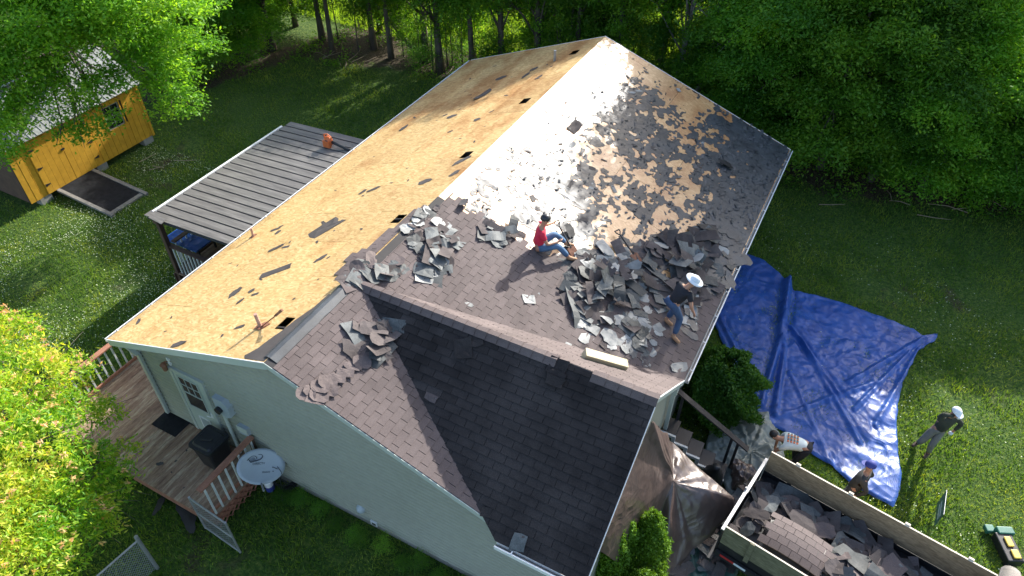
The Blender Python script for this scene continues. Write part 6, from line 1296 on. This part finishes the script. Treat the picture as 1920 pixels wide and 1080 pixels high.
    if hat:
        top_ = hm_+up_*.035
        mb = MB(); mb.ball(top_, (.112, .100, .095), 16, 6, bot=1.62, R3=R3)
        if hat == 'cap':
            n_ = 9; pts_ = [top_+lk*(.085+.09*math.sin(math.pi*i/(n_-1)))+sd_*(.085*math.cos(math.pi*i/(n_-1)))+up_*.003 for i in range(n_)]+[top_+lk*.05-sd_*.08+up_*.005, top_+lk*.05+sd_*.08+up_*.005]
            hb = mb.build('cap', M[hatm], t, smooth=True); MB().prism(pts_, up_*.008).build('brim', M[hatm], hb)
        else:
            hb = mb.build('sun_hat', M[hatm], t, smooth=True); b2 = MB(); n_ = 24
            for rr_, zz in ((.09, 0), (.175, -.012), (.175, -.022), (.09, -.012)): b2.v += [top_+lk*(rr_*1.1*math.cos(6.2832*k/n_))+sd_*(rr_*math.sin(6.2832*k/n_))+up_*zz for k in range(n_)]
            for ri in range(3): b2.f += [(ri*n_+k, (ri+1)*n_+k, (ri+1)*n_+(k+1) % n_, ri*n_+(k+1) % n_) for k in range(n_)]; b2.m += [0]*n_
            b2.build('brim', M[hatm], hb, smooth=True)
    for c_, r_ in gl: MB().ball(c_, (r_*1.0, r_*.8, r_*1.2), 10, 6).build('glove', M['capwhite'], t, smooth=True)
    return t, dict(hm=hm_, su=su, fwd=fwd, side=side)
F0 = V((.885, .465, 0)); U3 = V((0, 0, 1)); SD = V((.465, -.885, 0))
# 1 sitting man
hp0 = RS.px(1009, 468)+V((0, 0, .13)); nk = hp0+V((0, 0, .49))+F0*.07
person('man in red shirt and black cap sitting on the roof with a shovel', RS.px(1009, 468), hp0, nk, F0*.9+V((0, 0, -.45))+V((-.1, .1, 0)), SD,
       (s1+V((-.05, .0, .0)), hp0+F0*.40+V((0, 0, .12))+SD*.05), (RS.px(1062, 462)+V((0, 0, .08)), RS.px(1067, 489)+V((0, 0, .09))), (U3*1+F0*.3-SD*.2, U3), (-U3+SD*-.4, -U3+SD*.4), (F0, F0), 'red', 'denim', 'tan', hat='cap', hatm='plastic')
# 2 bending worker in a sun hat, seen from behind
f1 = RS.px(1262, 636); f2 = RS.px(1248, 604); bs_ = (f1+f2)/2; fd = V((.55, .83, 0)).normalized(); sd2 = V((.83, -.55, 0)).normalized(); hp0 = bs_+V((0, 0, .82))+fd*-.05+sd2*-.03; nk = hp0+fd*.24+V((0, 0, .40))+sd2*.08
person('roofer with white sun hat and blue jeans bending near the gutter', bs_, hp0, nk, fd*.6+sd2*.9+V((0, 0, -.6)), sd2, (nk+fd*.25-sd2*.25+V((0, 0, -.5)), nk+sd2*.28+V((0, 0, -.52))+fd*.05), (f2+V((0, 0, .08)), f1+V((0, 0, .08))), (fd+V((0, 0, .2)), fd), (-fd, -fd+sd2), (fd*.3+sd2, fd*.2+sd2), 'navy', 'denimD', 'tan', hat='sun', hatm='capwhite')
# 3 man bending by the trailer corner, back to the sky
IL = -F0; b3 = V((9.1, 6.15, 0)); hp0 = G(1512, 838, .88); nk = G(1484, 822, 1.02); dv = (nk-hp0); dv.z = 0; dv = dv.normalized(); nk = hp0+dv*.50+V((0, 0, .04)); sd3 = V((dv.y, -dv.x, 0)); b3 = V((hp0.x, hp0.y, 0))
p3, inf = person('man in pale printed shirt bending over behind the trailer corner', b3, hp0, nk, dv+V((0, 0, -.8)), sd3, (nk+V((0, 0, -.50))+dv*.1-sd3*.15, nk+V((0, 0, -.52))+dv*.05+sd3*.16), (b3+sd3*-.15+V((0, 0, .08)), b3+sd3*.16+dv*.05+V((0, 0, .08))), (dv, dv), (V((0, 0, -1))+dv, V((0, 0, -1))+dv), (dv, dv), 'wshirt', 'navy', 'bootb', headoff=dv*.13+V((0, 0, -.01)), bulk=1.08)
pr = MB()
for r_ in range(4):
    for c_ in range(6):
        q = hp0+dv*(.20+.065*r_)+sd3*(-.11+.04*c_)+V((0, 0, .170-.9*(-.11+.04*c_+.01)**2)); pr.box8([q+dv*a+sd3*b+V((0, 0, z)) for z in (-.03, 0) for a, b in ((0, 0), (.035, 0), (.035, .026), (0, .026))], c_ % 2)
pr.build('shirt_print', [M['orange'], M['signm']], p3)
# 4 man standing between trailer and tarp
b4 = V((9.82, 5.30, .0)); sd4 = V((.55, -.83, 0)); fd4 = V((-.83, -.55, 0)); hp0 = b4+V((0, 0, .88)); nk = hp0+V((.12, .14, .48))
person('man in dark clothes and blue cap walking between trailer and blue tarp', b4, hp0, nk, V((-.9, -.1, -.1)), V((.2, .98, 0)), (nk+V((-.05, -.28, -.50)), nk+V((.0, .30, -.50))), (b4+V((-.22, -.05, .08)), b4+V((.12, .05, .08))), (V((-1, 0, 0)), V((-1, 0, 0))), (V((1, 0, 0)), V((1, 0, 0))), (V((-1, 0, 0)), V((-1, 0, 0))), 'greyj', 'greyj', 'bootb', 'long', hat='cap', hatm='capblue', bulk=1.05)
# 5 man on the lawn covering his face
fa5 = G(1738, 853); fb5 = G(1719, 833); b5 = (fa5+fb5)/2; hp0 = b5+V((.05, -.02, .84)); rr5 = V((.885, .465, 0)); tow = V((-.35, -.93, 0)); nk = hp0+rr5*.06+V((0, 0, .49))+tow*.05; hmh = nk+V((0, 0, .14))+rr5*.06+tow*.17
person('man in dark top and grey trousers on the lawn holding an arm over his face', b5, hp0, nk, tow*.8+rr5*.7+V((0, 0, -.25)), rr5, (hmh+rr5*.08, nk+rr5*.30+V((0, 0, -.52))), (fb5+V((0, 0, .08)), fa5+V((0, 0, .08))), (tow, tow), (-rr5*.8+tow*.4+V((0, 0, 1.0)), rr5), (tow-rr5*.6, tow), 'olive', 'khaki', 'bootb', 'long', hat='cap', hatm='capwhite', glove=True, headoff=V((0, 0, .1))+rr5*.05+tow*.02, bulk=1.08)
